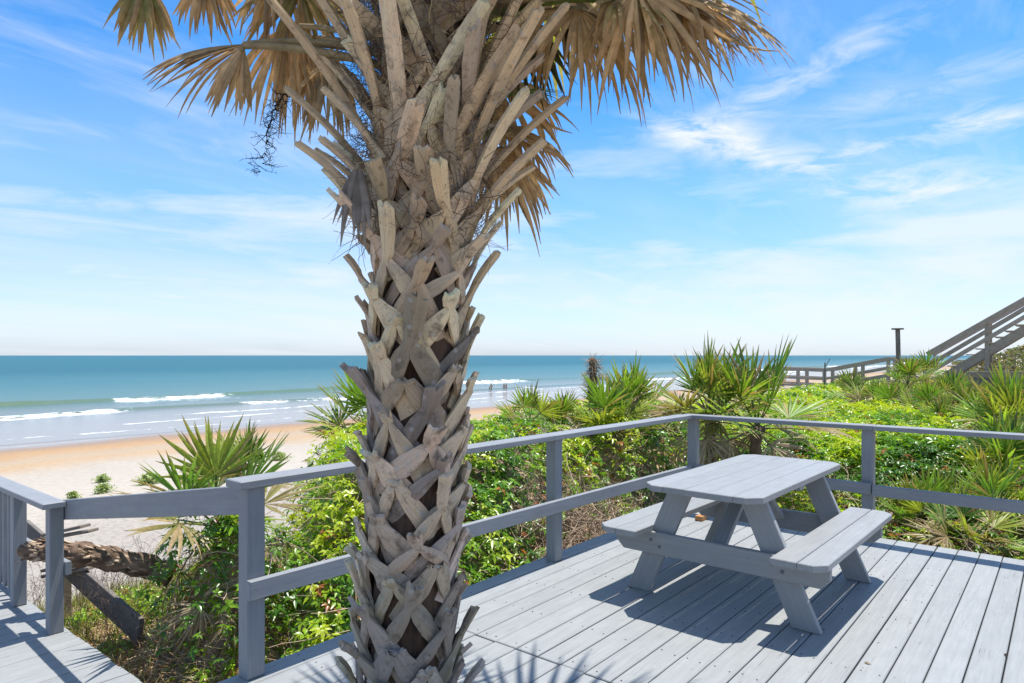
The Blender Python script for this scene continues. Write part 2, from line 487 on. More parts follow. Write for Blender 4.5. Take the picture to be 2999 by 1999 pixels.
def ground_mat():
    m, nt, p, out = new_mat('dune_and_beach_sand')
    L = nt.links
    geo = N(nt, 'ShaderNodeNewGeometry')
    P = geo.outputs['Position']
    sep = N(nt, 'ShaderNodeSeparateXYZ'); L.new(P, sep.inputs[0])
    big = noise_n(nt, P, 0.10, 4, 0.55)
    Y = mth(nt, 'ADD', sep.outputs['Y'], mth(nt, 'MULTIPLY', mth(nt, 'SUBTRACT', big, 0.5), 8.0))
    mr = N(nt, 'ShaderNodeMapRange'); L.new(Y, mr.inputs[0]); mr.inputs[1].default_value = 0; mr.inputs[2].default_value = 120
    # dry white sand -> tan -> orange wet shell sand -> grey film
    band = ramp(nt, [(0.0, (0.35, 0.31, 0.265)), (0.22, (0.37, 0.33, 0.28)), (0.30, (0.41, 0.365, 0.305)), (0.385, (0.38, 0.335, 0.275)), (0.43, (0.39, 0.27, 0.155)), (0.455, (0.36, 0.28, 0.19)), (0.49, (0.38, 0.235, 0.115)), (0.535, (0.30, 0.19, 0.10)), (0.56, (0.27, 0.21, 0.16)), (0.9, (0.18, 0.17, 0.15))])
    L.new(mr.outputs[0], band.inputs[0])
    n1 = noise_n(nt, P, 3.0, 6, 0.6)
    r1 = ramp(nt, [(0.3, g(0.88)), (0.7, g(1.08))]); L.new(n1, r1.inputs[0])
    c = mixc(nt, 1.0, band.outputs[0], r1.outputs[0], 'MULTIPLY')
    # footprints and scuffed sand near the dune toe
    vor = N(nt, 'ShaderNodeTexVoronoi', i_Scale=2.6); L.new(P, vor.inputs['Vector'])
    dry = ramp(nt, [(0.24, g(1)), (0.32, g(0))]); L.new(mr.outputs[0], dry.inputs[0])
    # thatch and litter over the dune top
    lit = noise_n(nt, P, 9.0, 7, 0.68)
    lr = ramp(nt, [(0.30, (0.10, 0.062, 0.036)), (0.44, (0.26, 0.17, 0.10)), (0.54, (0.40, 0.29, 0.18)), (0.68, (0.50, 0.42, 0.31))]); L.new(lit, lr.inputs[0])
    dn = mth(nt, 'ADD', sep.outputs['Z'], mth(nt, 'MULTIPLY', mth(nt, 'SUBTRACT', lit, 0.5), 1.4))
    dr = N(nt, 'ShaderNodeMapRange'); L.new(dn, dr.inputs[0]); dr.inputs[1].default_value = -2.6; dr.inputs[2].default_value = -1.4
    c = mixc(nt, dr.outputs[0], c, lr.outputs[0])
    L.new(c, p.inputs['Base Color'])
    wet = ramp(nt, [(0.50, g(0.85)), (0.56, g(0.12)), (1.0, g(0.10))]); L.new(mr.outputs[0], wet.inputs[0])
    L.new(wet.outputs[0], p.inputs['Roughness'])
    b = N(nt, 'ShaderNodeBump', i_Strength=0.8, i_Distance=0.30)
    hh = mth(nt, 'MULTIPLY', mth(nt, 'ADD', n1, mth(nt, 'MULTIPLY', vor.outputs['Distance'], 0.6)), dry.outputs[0])
    L.new(hh, b.inputs['Height']); L.new(b.outputs[0], p.inputs['Normal'])
    return m


M['ground'] = ground_mat()


def sea_mat():
    m, nt, p, out = new_mat('sea_water')
    L = nt.links
    geo = N(nt, 'ShaderNodeNewGeometry'); P = geo.outputs['Position']
    sep = N(nt, 'ShaderNodeSeparateXYZ'); L.new(P, sep.inputs[0])
    lo = N(nt, 'ShaderNodeMapping'); lo.inputs['Scale'].default_value = (0.012, 0.05, 1); L.new(P, lo.inputs[0])
    wob = noise_n(nt, lo.outputs[0], 1.0, 4, 0.55)
    Y = mth(nt, 'ADD', sep.outputs['Y'], mth(nt, 'MULTIPLY', mth(nt, 'SUBTRACT', wob, 0.5), 26.0))
    mr = N(nt, 'ShaderNodeMapRange'); L.new(Y, mr.inputs[0]); mr.inputs[1].default_value = 60; mr.inputs[2].default_value = 360
    c = ramp(nt, [(0.0, (0.27, 0.22, 0.165)), (0.08, (0.23, 0.20, 0.165)), (0.13, (0.15, 0.17, 0.145)), (0.22, (0.090, 0.170, 0.165)), (0.45, (0.048, 0.150, 0.165)), (1.0, (0.024, 0.115, 0.145))])
    L.new(mr.outputs[0], c.inputs[0])
    foam = N(nt, 'ShaderNodeAttribute', attribute_name='foam')
    fm = N(nt, 'ShaderNodeMapping'); fm.inputs['Scale'].default_value = (0.5, 1.6, 1.0); L.new(P, fm.inputs[0])
    fn = noise_n(nt, fm.outputs[0], 0.9, 8, 0.7)
    fsum = mth(nt, 'ADD', foam.outputs['Fac'], mth(nt, 'MULTIPLY', mth(nt, 'SUBTRACT', fn, 0.5), 2.6))
    fr = ramp(nt, [(0.42, g(0)), (0.62, g(1))]); L.new(fsum, fr.inputs[0])
    has = ramp(nt, [(0.02, g(0)), (0.12, g(1))]); L.new(foam.outputs['Fac'], has.inputs[0])
    ff = mth(nt, 'MULTIPLY', fr.outputs[0], has.outputs[0])
    grn = N(nt, 'ShaderNodeAttribute', attribute_name='crest')
    cc = mixc(nt, grn.outputs['Fac'], c.outputs[0], (0.10, 0.16, 0.085))
    cc = mixc(nt, ff, cc, (0.82, 0.84, 0.85))
    L.new(cc, p.inputs['Base Color'])
    rr = ramp(nt, [(0.0, g(0.13)), (0.10, g(0.16)), (0.2, g(0.30)), (1.0, g(0.42))]); L.new(mr.outputs[0], rr.inputs[0])
    rf = N(nt, 'ShaderNodeMix'); L.new(ff, rf.inputs[0]); L.new(rr.outputs[0], rf.inputs[2]); rf.inputs[3].default_value = 0.9
    L.new(rf.outputs[0], p.inputs['Roughness'])
    p.inputs['IOR'].default_value = 1.33
    sp = ramp(nt, [(0.0, g(0.40)), (0.12, g(0.34)), (0.3, g(0.24)), (1.0, g(0.20))]); L.new(mr.outputs[0], sp.inputs[0])
    L.new(sp.outputs[0], p.inputs['Specular IOR Level'])
    wv = N(nt, 'ShaderNodeMapping'); wv.inputs['Scale'].default_value = (0.22, 0.75, 1); L.new(P, wv.inputs[0])
    w1 = noise_n(nt, wv.outputs[0], 1.0, 7, 0.62)
    amp = ramp(nt, [(0.0, g(0.03)), (0.10, g(0.06)), (0.2, g(0.6)), (0.4, g(1.0))]); L.new(mr.outputs[0], amp.inputs[0])
    b = N(nt, 'ShaderNodeBump', i_Strength=0.8, i_Distance=0.9)
    L.new(mth(nt, 'MULTIPLY', w1, amp.outputs[0]), b.inputs['Height']); L.new(b.outputs[0], p.inputs['Normal'])
    return m


M['sea'] = sea_mat()


# ------------------------------------------------------------------ terrain
def dune_profile(y):
    return np.interp(y, [-40, 3.0, 5.0, 7.5, 9.5, 12.5, 17, 25, 40, 52, 66, 100, 140, 400],
                     [-0.7, -0.75, -0.62, -0.90, -1.75, -3.1, -4.6, -4.95, -5.3, -5.55, -6.0, -6.7, -8.5, -14])


def veg_amount(x, y):
    """0 on bare ground, 1 where the creeper bank stands."""
    a = sst(0.0, 0.45, x - 0.60 * y + 0.10 + 0.45 * fbm(x * 1.3, y * 1.3, 2, 5))
    a = np.maximum(a, 1.3 * np.exp(-(((x - 2.5) / 0.5) ** 2 + ((y - 4.75) / 0.65) ** 2)) - 0.2)
    b = np.where(x > 6.4, 1.0, sst(3.03, 3.2, y))
    c = 1 - sst(6.0, 9.0, y - 0.05 * np.clip(x - 8, 0, 40) - fbm(x * 0.8, y * 0.8, 2, 9))
    return np.clip(a * b * c, 0, 1)


def veg_top(x, y):
    """Height of the leafy surface."""
    x = np.asarray(x, float); y = np.asarray(y, float)
    bank = -0.45 + 1.13 * sst(3.05, 4.35, y)
    bank = bank - 1.6 * sst(6.3, 9.5, y - 0.03 * np.clip(x - 8, 0, 40))
    rise = -0.42 + 0.86 * sst(6.3, 10.5, x + 0.25 * (y - 2)) - 0.12 * sst(12, 26, x)
    w = sst(6.3, 7.3, x)
    far = sst(8.5, 13, x)
    bb = bank * (1 - 0.0 * far) - 0.28 * far * sst(3.4, 4.4, y)
    h = np.where(x > 6.3, np.maximum(rise - 1.6 * sst(6.3, 9.5, y - 0.03 * np.clip(x - 8, 0, 40)), bb * w + rise * (1 - w)), bank)
    left = sst(0.05, 0.9, x - 0.60 * y + 0.10)
    h = np.where(x < 6.3, h * left + (1 - left) * (-0.62 + 0.95 * np.exp(-(((x - 2.5) / 0.55) ** 2 + ((y - 4.75) / 0.7) ** 2))), h)
    lump = 0.20 * fbm(x * 1.1, y * 1.1, 3, 2) + 0.10 * fbm(x * 3.1, y * 3.1, 2, 3)
    return h + lump * sst(3.05, 3.6, np.where(x > 6.4, 9, y))


def ground_h(x, y):
    x = np.asarray(x, float); y = np.asarray(y, float)
    base = dune_profile(y - 0.05 * np.clip(x - 8, 0, 60) * (y < 30)) + 0.12 * fbm(x * 0.5, y * 0.5, 3, 1) * (y < 60)
    base = base + 0.05 * fbm(x * 2.5, y * 2.5, 3, 4) * (y < 22)
    v = veg_top(x, y) - 0.30
    a = veg_amount(x, y)
    hh = np.where(v > base, base * (1 - a) + v * a, base)
    under = (x > -3) & (x < 6.36) & (y < 3.1)
    return np.where(under, np.minimum(hh, -0.75), hh)


def build_ground():
    xs = np.unique(np.concatenate([np.linspace(-60, -4, 15), np.arange(-4, 14, 0.12), np.arange(14, 40, 0.45), np.linspace(40, 200, 30), np.linspace(200, 2500, 30)]))
    ys = np.unique(np.concatenate([np.linspace(-200, -4, 14), np.arange(-4, 12, 0.12), np.arange(12, 30, 0.4), np.linspace(30, 150, 60), [200, 300, 400]]))
    X, Y = np.meshgrid(xs, ys)
    Z = ground_h(X, Y)
    V = np.stack([X.ravel(), Y.ravel(), Z.ravel()], 1)
    nx, ny = len(xs), len(ys)
    i = np.arange(nx * ny).reshape(ny, nx)
    F = np.stack([i[:-1, :-1].ravel(), i[:-1, 1:].ravel(), i[1:, 1:].ravel(), i[1:, :-1].ravel()], 1)
    me = mesh_np('ground', V, F, smooth=True)
    o = link('ground', me, M['ground'])
    tag(o, kind='structure')


def build_sea():
    SZ = -6.0
    xs = np.unique(np.concatenate([np.linspace(-4000, -60, 20), np.linspace(-60, 250, 180), np.linspace(250, 900, 160), np.linspace(900, 4000, 60), np.linspace(4000, 40000, 12)]))
    ys = np.unique(np.concatenate([np.arange(60, 140, 0.35), np.linspace(140, 400, 60), np.linspace(400, 4000, 30), np.linspace(4000, 40000, 12)]))
    X, Y = np.meshgrid(xs, ys)
    foam = np.zeros_like(X); crest = np.zeros_like(X); Z = np.full_like(X, SZ)

    def line(y0, wob, sc, seed):
        return y0 + wob * fbm(X / sc, X * 0 + seed, 3, seed)
    # outer breaker: a green swell with stretches of white water
    yb = line(121, 10, 90, 3)
    d = Y - yb
    seg = lambda a, b: sst(a - 1.5, a + 1.5, X) * (1 - sst(b - 3, b + 3, X))
    on = np.maximum(seg(43, 64), sst(120, 135, X) * sst(-0.16, 0.06, fbm(X / 45.0, X * 0 + 3.3, 3, 21)))
    act = 0.35 + 0.65 * sst(-0.3, 0.2, fbm(X / 70.0, X * 0 + 1.1, 2, 23) + 0.1)
    Z += 0.75 * act * np.exp(-(d / 1.6) ** 2) * (1 + 0.2 * fbm(X / 3, Y / 3, 2, 4))
    crest = np.maximum(crest, np.exp(-((d + 1.2) / 1.5) ** 2) * 0.9 * act)
    foam = np.maximum(foam, 0.66 * on * np.exp(-(np.clip(d + 1.6, -9, 9) / np.where(d + 1.6 > 0, 1.3, 3.6)) ** 2))
    foam = np.maximum(foam, 0.42 * on * np.exp(-((d + 6) / 4.5) ** 2))
    # second line of foam
    yb = line(99, 8, 60, 6)
    d = Y - yb
    on = np.maximum(np.maximum(seg(5, 38), 0.8 * seg(54, 76)), sst(95, 110, X) * sst(-0.16, 0.10, fbm(X / 38.0, X * 0 + 8.3, 3, 31) + 0.12))
    Z += 0.32 * np.exp(-(d / 1.1) ** 2)
    crest = np.maximum(crest, np.exp(-((d + 0.6) / 1.2) ** 2) * 0.6)
    foam = np.maximum(foam, 0.64 * on * np.exp(-(np.clip(d + 1.3, -9, 9) / 2.3) ** 2))
    # spent runs of foam
    for y0, k, w, sd in ((88, 0.62, 0.9, 41), (81, 0.55, 0.45, 43), (74, 0.50, 0.4, 45)):
        d = Y - line(y0, 7, 45, sd)
        on = sst(-0.2, 0.1, fbm(X / 30.0, X * 0 + 2.3, 3, sd + 1) + 0.05)
        foam = np.maximum(foam, k * on * np.exp(-(d / w) ** 2))
    for y0, sd in ((160, 51), (215, 53), (290, 55)):
        d = Y - line(y0, 14, 120, sd)
        Z += 0.25 * np.exp(-(d / 3.0) ** 2) * (0.6 + fbm(X / 60, X * 0, 2, sd))
    shore = 66 + 6 * fbm(X / 26.0, X * 0 + 4.4, 3, 61)
    Z = np.where(Y < shore + 0.0, SZ - 0.35 * np.clip((shore - Y) / 2.5, 0, 1), Z)
    V = np.stack([X.ravel(), Y.ravel(), Z.ravel()], 1)
    nx, ny = len(xs), len(ys)
    i = np.arange(nx * ny).reshape(ny, nx)
    F = np.stack([i[:-1, :-1].ravel(), i[:-1, 1:].ravel(), i[1:, 1:].ravel(), i[1:, :-1].ravel()], 1)
    me = mesh_np('sea', V, F, smooth=True)
    for nm, a in (('foam', np.clip(foam * (1 + 0.5 * fbm(X / 6, Y / 2.5, 3, 91)), 0, 1)), ('crest', crest)):
        at_ = me.attributes.new(nm, 'FLOAT', 'POINT')
        at_.data.foreach_set('value', a.ravel().astype(np.float32))
    o = link('sea', me, M['sea'])
    tag(o, kind='structure')


build_ground()
build_sea()


# ------------------------------------------------------------------ boards
_bcache = {}


def board_mesh(l, w, t, bev=0.004, chamfer=(0, 0, 0, 0), nick=0.0):
    """Solid board, long axis X, width Y, thickness Z, softened long edges.
    chamfer: cut corner sizes at (-x-y, +x-y, +x+y, -x+y)."""
    key = (round(l, 3), round(w, 4), round(t, 4), bev, chamfer)
    if key in _bcache:
        return _bcache[key]
    pts = []
    hl, hw = l / 2, w / 2
    for (sx, sy), c in zip(((-1, -1), (1, -1), (1, 1), (-1, 1)), chamfer):
        if c > 0:
            a, b = (sx * hl, sy * (hw - c)), (sx * (hl - c), sy * hw)
            pts += [a, b] if sx * sy > 0 else [b, a]
        else:
            pts.append((sx * hl, sy * hw))
    # inset ring for the softened edge
    P = np.array(pts)
    n = len(P)
    ins = []
    for k in range(n):
        p0, p1, p2 = P[k - 1], P[k], P[(k + 1) % n]
        d1 = (p1 - p0) / np.linalg.norm(p1 - p0); d2 = (p2 - p1) / np.linalg.norm(p2 - p1)
        n1 = np.array((-d1[1], d1[0])); n2 = np.array((-d2[1], d2[0]))
        bis = n1 + n2; bis = bis / np.linalg.norm(bis)
        ins.append(p1 + bis * bev / max(0.4, np.dot(bis, n1)))
    ins = np.array(ins)
    ht = t / 2
    V = np.concatenate([np.c_[ins, np.full(n, ht)], np.c_[P, np.full(n, ht - bev)], np.c_[P, np.full(n, -ht + bev)], np.c_[ins, np.full(n, -ht)]])
    quads = []
    for r in range(3):
        for k in range(n):
            k2 = (k + 1) % n
            quads.append((r * n + k, (r + 1) * n + k, (r + 1) * n + k2, r * n + k2))
    me = bpy.data.meshes.new('board')
    faces = [tuple(range(n))] + quads + [tuple(reversed(range(3 * n, 4 * n)))]
    me.from_pydata([tuple(v) for v in V], [], faces)
    me.update()
    _bcache[key] = me
    return me


def board(name, p0, p1, w, t, mat, parent=None, up=(0, 0, 1), **kw):
    """Board from p0 to p1 (centre line); thickness lies along `up`, width across."""
    p0, p1 = Vector(p0), Vector(p1)
    X = (p1 - p0); l = X.length; X.normalize()
    Z = Vector(up); Z = (Z - X * Z.dot(X)).normalized()
    Yv = Z.cross(X)
    mt = Matrix((( X.x, Yv.x, Z.x), (X.y, Yv.y, Z.y), (X.z, Yv.z, Z.z))).to_4x4()
    mt.translation = (p0 + p1) / 2
    me = board_mesh(l, w, t, **kw)
    key = (id(me), mat.name)
    if me.materials and me.materials[0] != mat:
        me = me.copy(); me.materials.clear()
    return link(name, me, mat, parent, mt)


# ------------------------------------------------------------------ main deck and lower landing
def build_decks():
    GAP = 0.1408
    y_edge, x_edge = 3.06, 6.30
    rim = board_mesh(8.9, 3.6, 0.16, bev=0.006)  # solid dark slab added below the boards so their gaps read as shade
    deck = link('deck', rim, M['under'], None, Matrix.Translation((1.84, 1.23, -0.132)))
    tag(deck, kind='structure')
    y = 1.088 + GAP * 13
    # outer edge board, then rows towards the house
    def row(y0, y1, x0, x1, jitter=True):
        gp = 0.004 + rnd.random() * 0.0045
        z = -0.0195 + (rnd.random() - 0.5) * 0.002
        board('deck_board', (x0, (y0 + y1) / 2, z), (x1 + (rnd.random() - 0.5) * 0.012, (y0 + y1) / 2 + (rnd.random() - 0.5) * 0.001, z), abs(y1 - y0) - gp, 0.038, M['deck'], deck)
    row(y, y_edge, -2.6, x_edge)
    k = 12
    while k > -13:
        y0, y1 = 1.088 + GAP * k, 1.088 + GAP * (k + 1)
        if y0 < 2.57:
            jx = 2.722
            row(y0, y1, jx + 0.002, x_edge)
            row(y0, y1, -2.6, jx - 0.006)
        else:
            row(y0, y1, -2.6, x_edge)
        k -= 1
    # nail heads, two per board over every joist
    V, F = [], []
    for jx in np.arange(1.55, 6.3, 0.4065):
        for kk in range(-3, 14):
            for q in (0.25, 0.75):
                if rnd.random() < 0.15: continue
                cx_, cy_ = jx + rnd.uniform(-.012, .012), 1.088 + GAP * (kk + q) + rnd.uniform(-.008, .008)
                b_ = len(V)
                V += [(cx_ + 0.0042 * math.cos(a_ * math.pi / 3), cy_ + 0.0042 * math.sin(a_ * math.pi / 3), 0.0018) for a_ in range(6)]
                V += [(cx_ + 0.0042 * math.cos(a_ * math.pi / 3), cy_ + 0.0042 * math.sin(a_ * math.pi / 3), -0.004) for a_ in range(6)]
                F += [tuple(range(b_, b_ + 6))] + [(b_ + a_, b_ + 6 + a_, b_ + 6 + (a_ + 1) % 6, b_ + (a_ + 1) % 6) for a_ in range(6)]
    me = bpy.data.meshes.new('nail_heads'); me.from_pydata(V, [], F); me.update()
    o = link('nail_heads', me, flat_mat('dark_nail', (0.07, 0.065, 0.06), 0.6), deck); o['kind'] = 'stuff'
    # landing three steps lower, its boards run the same way
    LZ = -0.43
    sub = board_mesh(3.9, 5.6, 0.16, bev=0.006)  # same dark slab below the landing boards, shading their gaps by colour
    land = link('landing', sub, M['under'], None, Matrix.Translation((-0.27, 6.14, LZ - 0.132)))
    tag(land, kind='structure')
    y0 = 3.32
    while y0 < 8.9:
        board('deck_board', (-2.2, y0 + 0.07, LZ - 0.0195), (1.71 + (rnd.random() - 0.5) * 0.015, y0 + 0.07, LZ - 0.0195 + (rnd.random() - .5) * .003), 0.134, 0.038, M['deck'], land)
        y0 += 0.142


build_decks()


def build_railing():
    r = M['rail']
    root = empty('deck_railing', (4.0, 2.95, 0.0), 'grey painted two-rail wooden railing round the sea side of the main deck', 'railing')
    yA = lambda x: 2.955 - 0.0207 * (x - 1.65)       # inner face of the posts
    P = 0.089
    for x in (1.65, 4.03):
        board('post', (x + P / 2, yA(x) + P / 2, 0.001), (x + P / 2, yA(x) + P / 2, 0.899), P, P, r, root, up=(0, 1, 0), bev=0.005)
    board('post', (6.255, 2.845, 0.001), (6.255, 2.845, 0.899), P, P, r, root, up=(0, 1, 0), bev=0.005)
    for yb in (1.295, -0.36):
        board('post', (6.265, yb, 0.001), (6.265, yb, 0.899), P, P, r, root, up=(0, 1, 0), bev=0.005)
    # caps, laid flat
    board('top_rail', (1.60, yA(1.6) + 0.04, 0.92), (3.98, yA(3.98) + 0.04, 0.92), 0.14, 0.038, r, root)
    board('top_rail', (3.983, yA(3.98) + 0.04, 0.9195), (6.185, yA(6.18) + 0.04, 0.9195), 0.14, 0.038, r, root)
    board('top_rail', (6.258, 2.94, 0.920), (6.258, 1.25, 0.920), 0.14, 0.038, r, root)
    board('top_rail', (6.258, 1.247, 0.919), (6.258, -0.5, 0.919), 0.14, 0.038, r, root)
    # middle rails on the inner faces of the posts
    zc = 0.418
    board('middle_rail', (1.64, yA(1.64) - 0.0205, zc + .01), (6.17, yA(6.17) - 0.0205, zc - .01), 0.090, 0.038, r, root, up=(0, 1, 0))
    board('middle_rail', (6.199, 2.80, zc), (6.199, 1.262, zc), 0.090, 0.038, r, root, up=(1, 0, 0))
    board('middle_rail', (6.199, 1.252, zc - 0.012), (6.199, -0.5, zc - 0.012), 0.090, 0.038, r, root, up=(1, 0, 0))
    # sloping board down to the landing
    board('sloping_rail', (1.709, 3.055, 0.825), (1.695, 5.62, 0.405), 0.14, 0.036, r, root, up=(1, 0, 0))

    LZ = -0.43
    root = empty('landing_railing', (1.62, 5.5, LZ), 'grey railing with flat cap and pickets on the lower landing', 'railing')
    for y in (5.47, 6.30):
        board('post', (1.628, y + P / 2, LZ + 0.001), (1.628, y + P / 2, 0.455), P, P, r, root, up=(0, 1, 0), bev=0.005)
    board('post', (1.628, 8.1, LZ + 0.001), (1.628, 8.1, 0.455), P, P, r, root, up=(0, 1, 0), bev=0.005)
    board('top_rail', (1.60, 5.43, 0.477), (1.60, 8.2, 0.477), 0.14, 0.040, r, root)
    board('middle_rail', (1.692, 5.44, 0.02), (1.692, 6.46, 0.02), 0.09, 0.036, r, root, up=(1, 0, 0))
    board('bottom_rail', (1.692, 6.50, LZ + 0.12), (1.692, 8.05, LZ + 0.12), 0.09, 0.036, r, root, up=(1, 0, 0))
    for k in range(9):
        y = 6.53 + 0.135 * k
        board('picket', (1.655, y, LZ + 0.04), (1.655, y, 0.452), 0.038, 0.034, M['rail'], root, up=(1, 0, 0))


build_railing()


# ------------------------------------------------------------------ picnic table
def build_table():
    t = M['table']
    cx, cy = 4.47, 1.63
    rot = Matrix.Rotation(R(-1.0), 4, 'Z')
    root = empty('picnic_table', (cx, cy, 0), 'grey painted wooden picnic table with two attached benches', 'picnic table')

    def W(a, b, z):
        return rot @ Vector((a, b, 0)) + Vector((cx, cy, z))
    def bd(name, p0, p1, w, th, up=(0, 0, 1), **kw):
        u = rot.to_3x3() @ Vector(up)
        return board(name, W(*p0), W(*p1), w, th, t, root, up=u, **kw)
    # five top boards along a (x); near end is -a
    ht = 0.745
    bw = 0.1435
    for k in range(5):
        b = (k - 2) * bw
        ch = (0, 0, 0, 0)
        if k == 0: ch = (0.075, 0.075, 0, 0)
        if k == 4: ch = (0, 0, 0.075, 0.075)
        j = (rnd.random() - .5) * 0.006
        bd('tabletop_board', (-0.825 + j, b, ht - 0.019), (0.825 + j, b, ht - 0.019 + (rnd.random() - .5) * .001), bw - 0.0025, 0.038, chamfer=ch)
    hb = 0.44
    for s in (-1, 1):
        for k in (0, 1):
            b = s * (0.478 + 0.142 * k)
            ch = (0, 0, 0, 0)
            c = 0.06
            if k == 1:
                ch = (c, c, 0, 0) if s < 0 else (0, 0, c, c)
            else:
                ch = (0, 0, c * 0, c * 0)
            bd('bench_board', (-0.80, b, hb - 0.019), (0.80, b, hb - 0.019), 0.1375, 0.038, chamfer=ch)
    for e in (-1, 1):
        a = e * 0.545
        ao = e * (0.545 + 0.0385)
        # crossbeam carrying the benches, bolted outside the legs
        bd('bench_beam', (ao, -0.66, hb - 0.038 - 0.0705), (ao, 0.66, hb - 0.038 - 0.0705), 0.139, 0.037, up=(1, 0, 0), chamfer=(0.05, 0.05, 0, 0) if e > 0 else (0.05, 0.05, 0, 0))
        for s in (-1, 1):
            # splayed leg with horizontal cut ends
            x0, z0, x1, z1 = s * 0.525, 0.0, s * 0.215, ht - 0.039
            hw = 0.079
            me = bpy.data.meshes.new('leg')
            th = 0.0185
            vs_, fs = [], []
            for q in (-th, th):
                vs_ += [(q, x0 - hw, z0), (q, x0 + hw, z0), (q, x1 + hw, z1), (q, x1 - hw, z1)]
            fs = [(0, 3, 2, 1), (4, 5, 6, 7), (0, 1, 5, 4), (1, 2, 6, 5), (2, 3, 7, 6), (3, 0, 4, 7)]
            # local X must run along the leg for the grain: bake a frame
            X = Vector((0, x1 - x0, z1 - z0)).normalized(); Zv = Vector((1, 0, 0)); Yv = Zv.cross(X)
            fr = Matrix(((X.x, Yv.x, Zv.x), (X.y, Yv.y, Zv.y), (X.z, Yv.z, Zv.z)))
            me.from_pydata([tuple(fr.transposed() @ Vector(v)) for v in vs_], [], fs)
            me.update()
            mt = Matrix.Translation((cx, cy, 0)) @ rot @ Matrix.Translation((a, 0, 0.0005)) @ fr.to_4x4()
            o = link('leg', me, t, root, mt)
            bv = o.modifiers.new('bevel', 'BEVEL'); bv.width = 0.004; bv.segments = 1
        for s in (-1, 1):
            zb = hb - 0.108
            bb = s * (0.525 - 0.31 * zb / (ht - 0.039))
            for q in (-0.03, 0.03):
                V, F = [], []
                for r_, h_ in ((0.011, 0.0), (0.0105, 0.004), (0.006, 0.0065)):
                    V += [(r_ * math.cos(a_ * math.pi / 4), r_ * math.sin(a_ * math.pi / 4), h_) for a_ in range(8)]
                for l_ in (0, 8):
                    F += [(l_ + a_, l_ + (a_ + 1) % 8, l_ + 8 + (a_ + 1) % 8, l_ + 8 + a_) for a_ in range(8)]
                F.append(tuple(range(16, 24)))
                me = bpy.data.meshes.new('bolt'); me.from_pydata(V, [], F); me.update()
                mt = Matrix.Translation(W(ao + e * 0.0188, bb + q, zb + q * .6)) @ rot @ Matrix.Rotation(e * R(90), 4, 'Y')
                link('bolt', me, M['bolt'], root, mt)
        # brace from the beam up to the middle of the top
        bd('brace', (e * 0.52, 0, 0.355), (e * 0.06, 0, ht - 0.045), 0.088, 0.037, up=(e * 1, 0, 0.9))
    bd('top_cleat', (0, -0.33, ht - 0.038 - 0.02), (0, 0.33, ht - 0.038 - 0.02), 0.088, 0.037)


build_table()


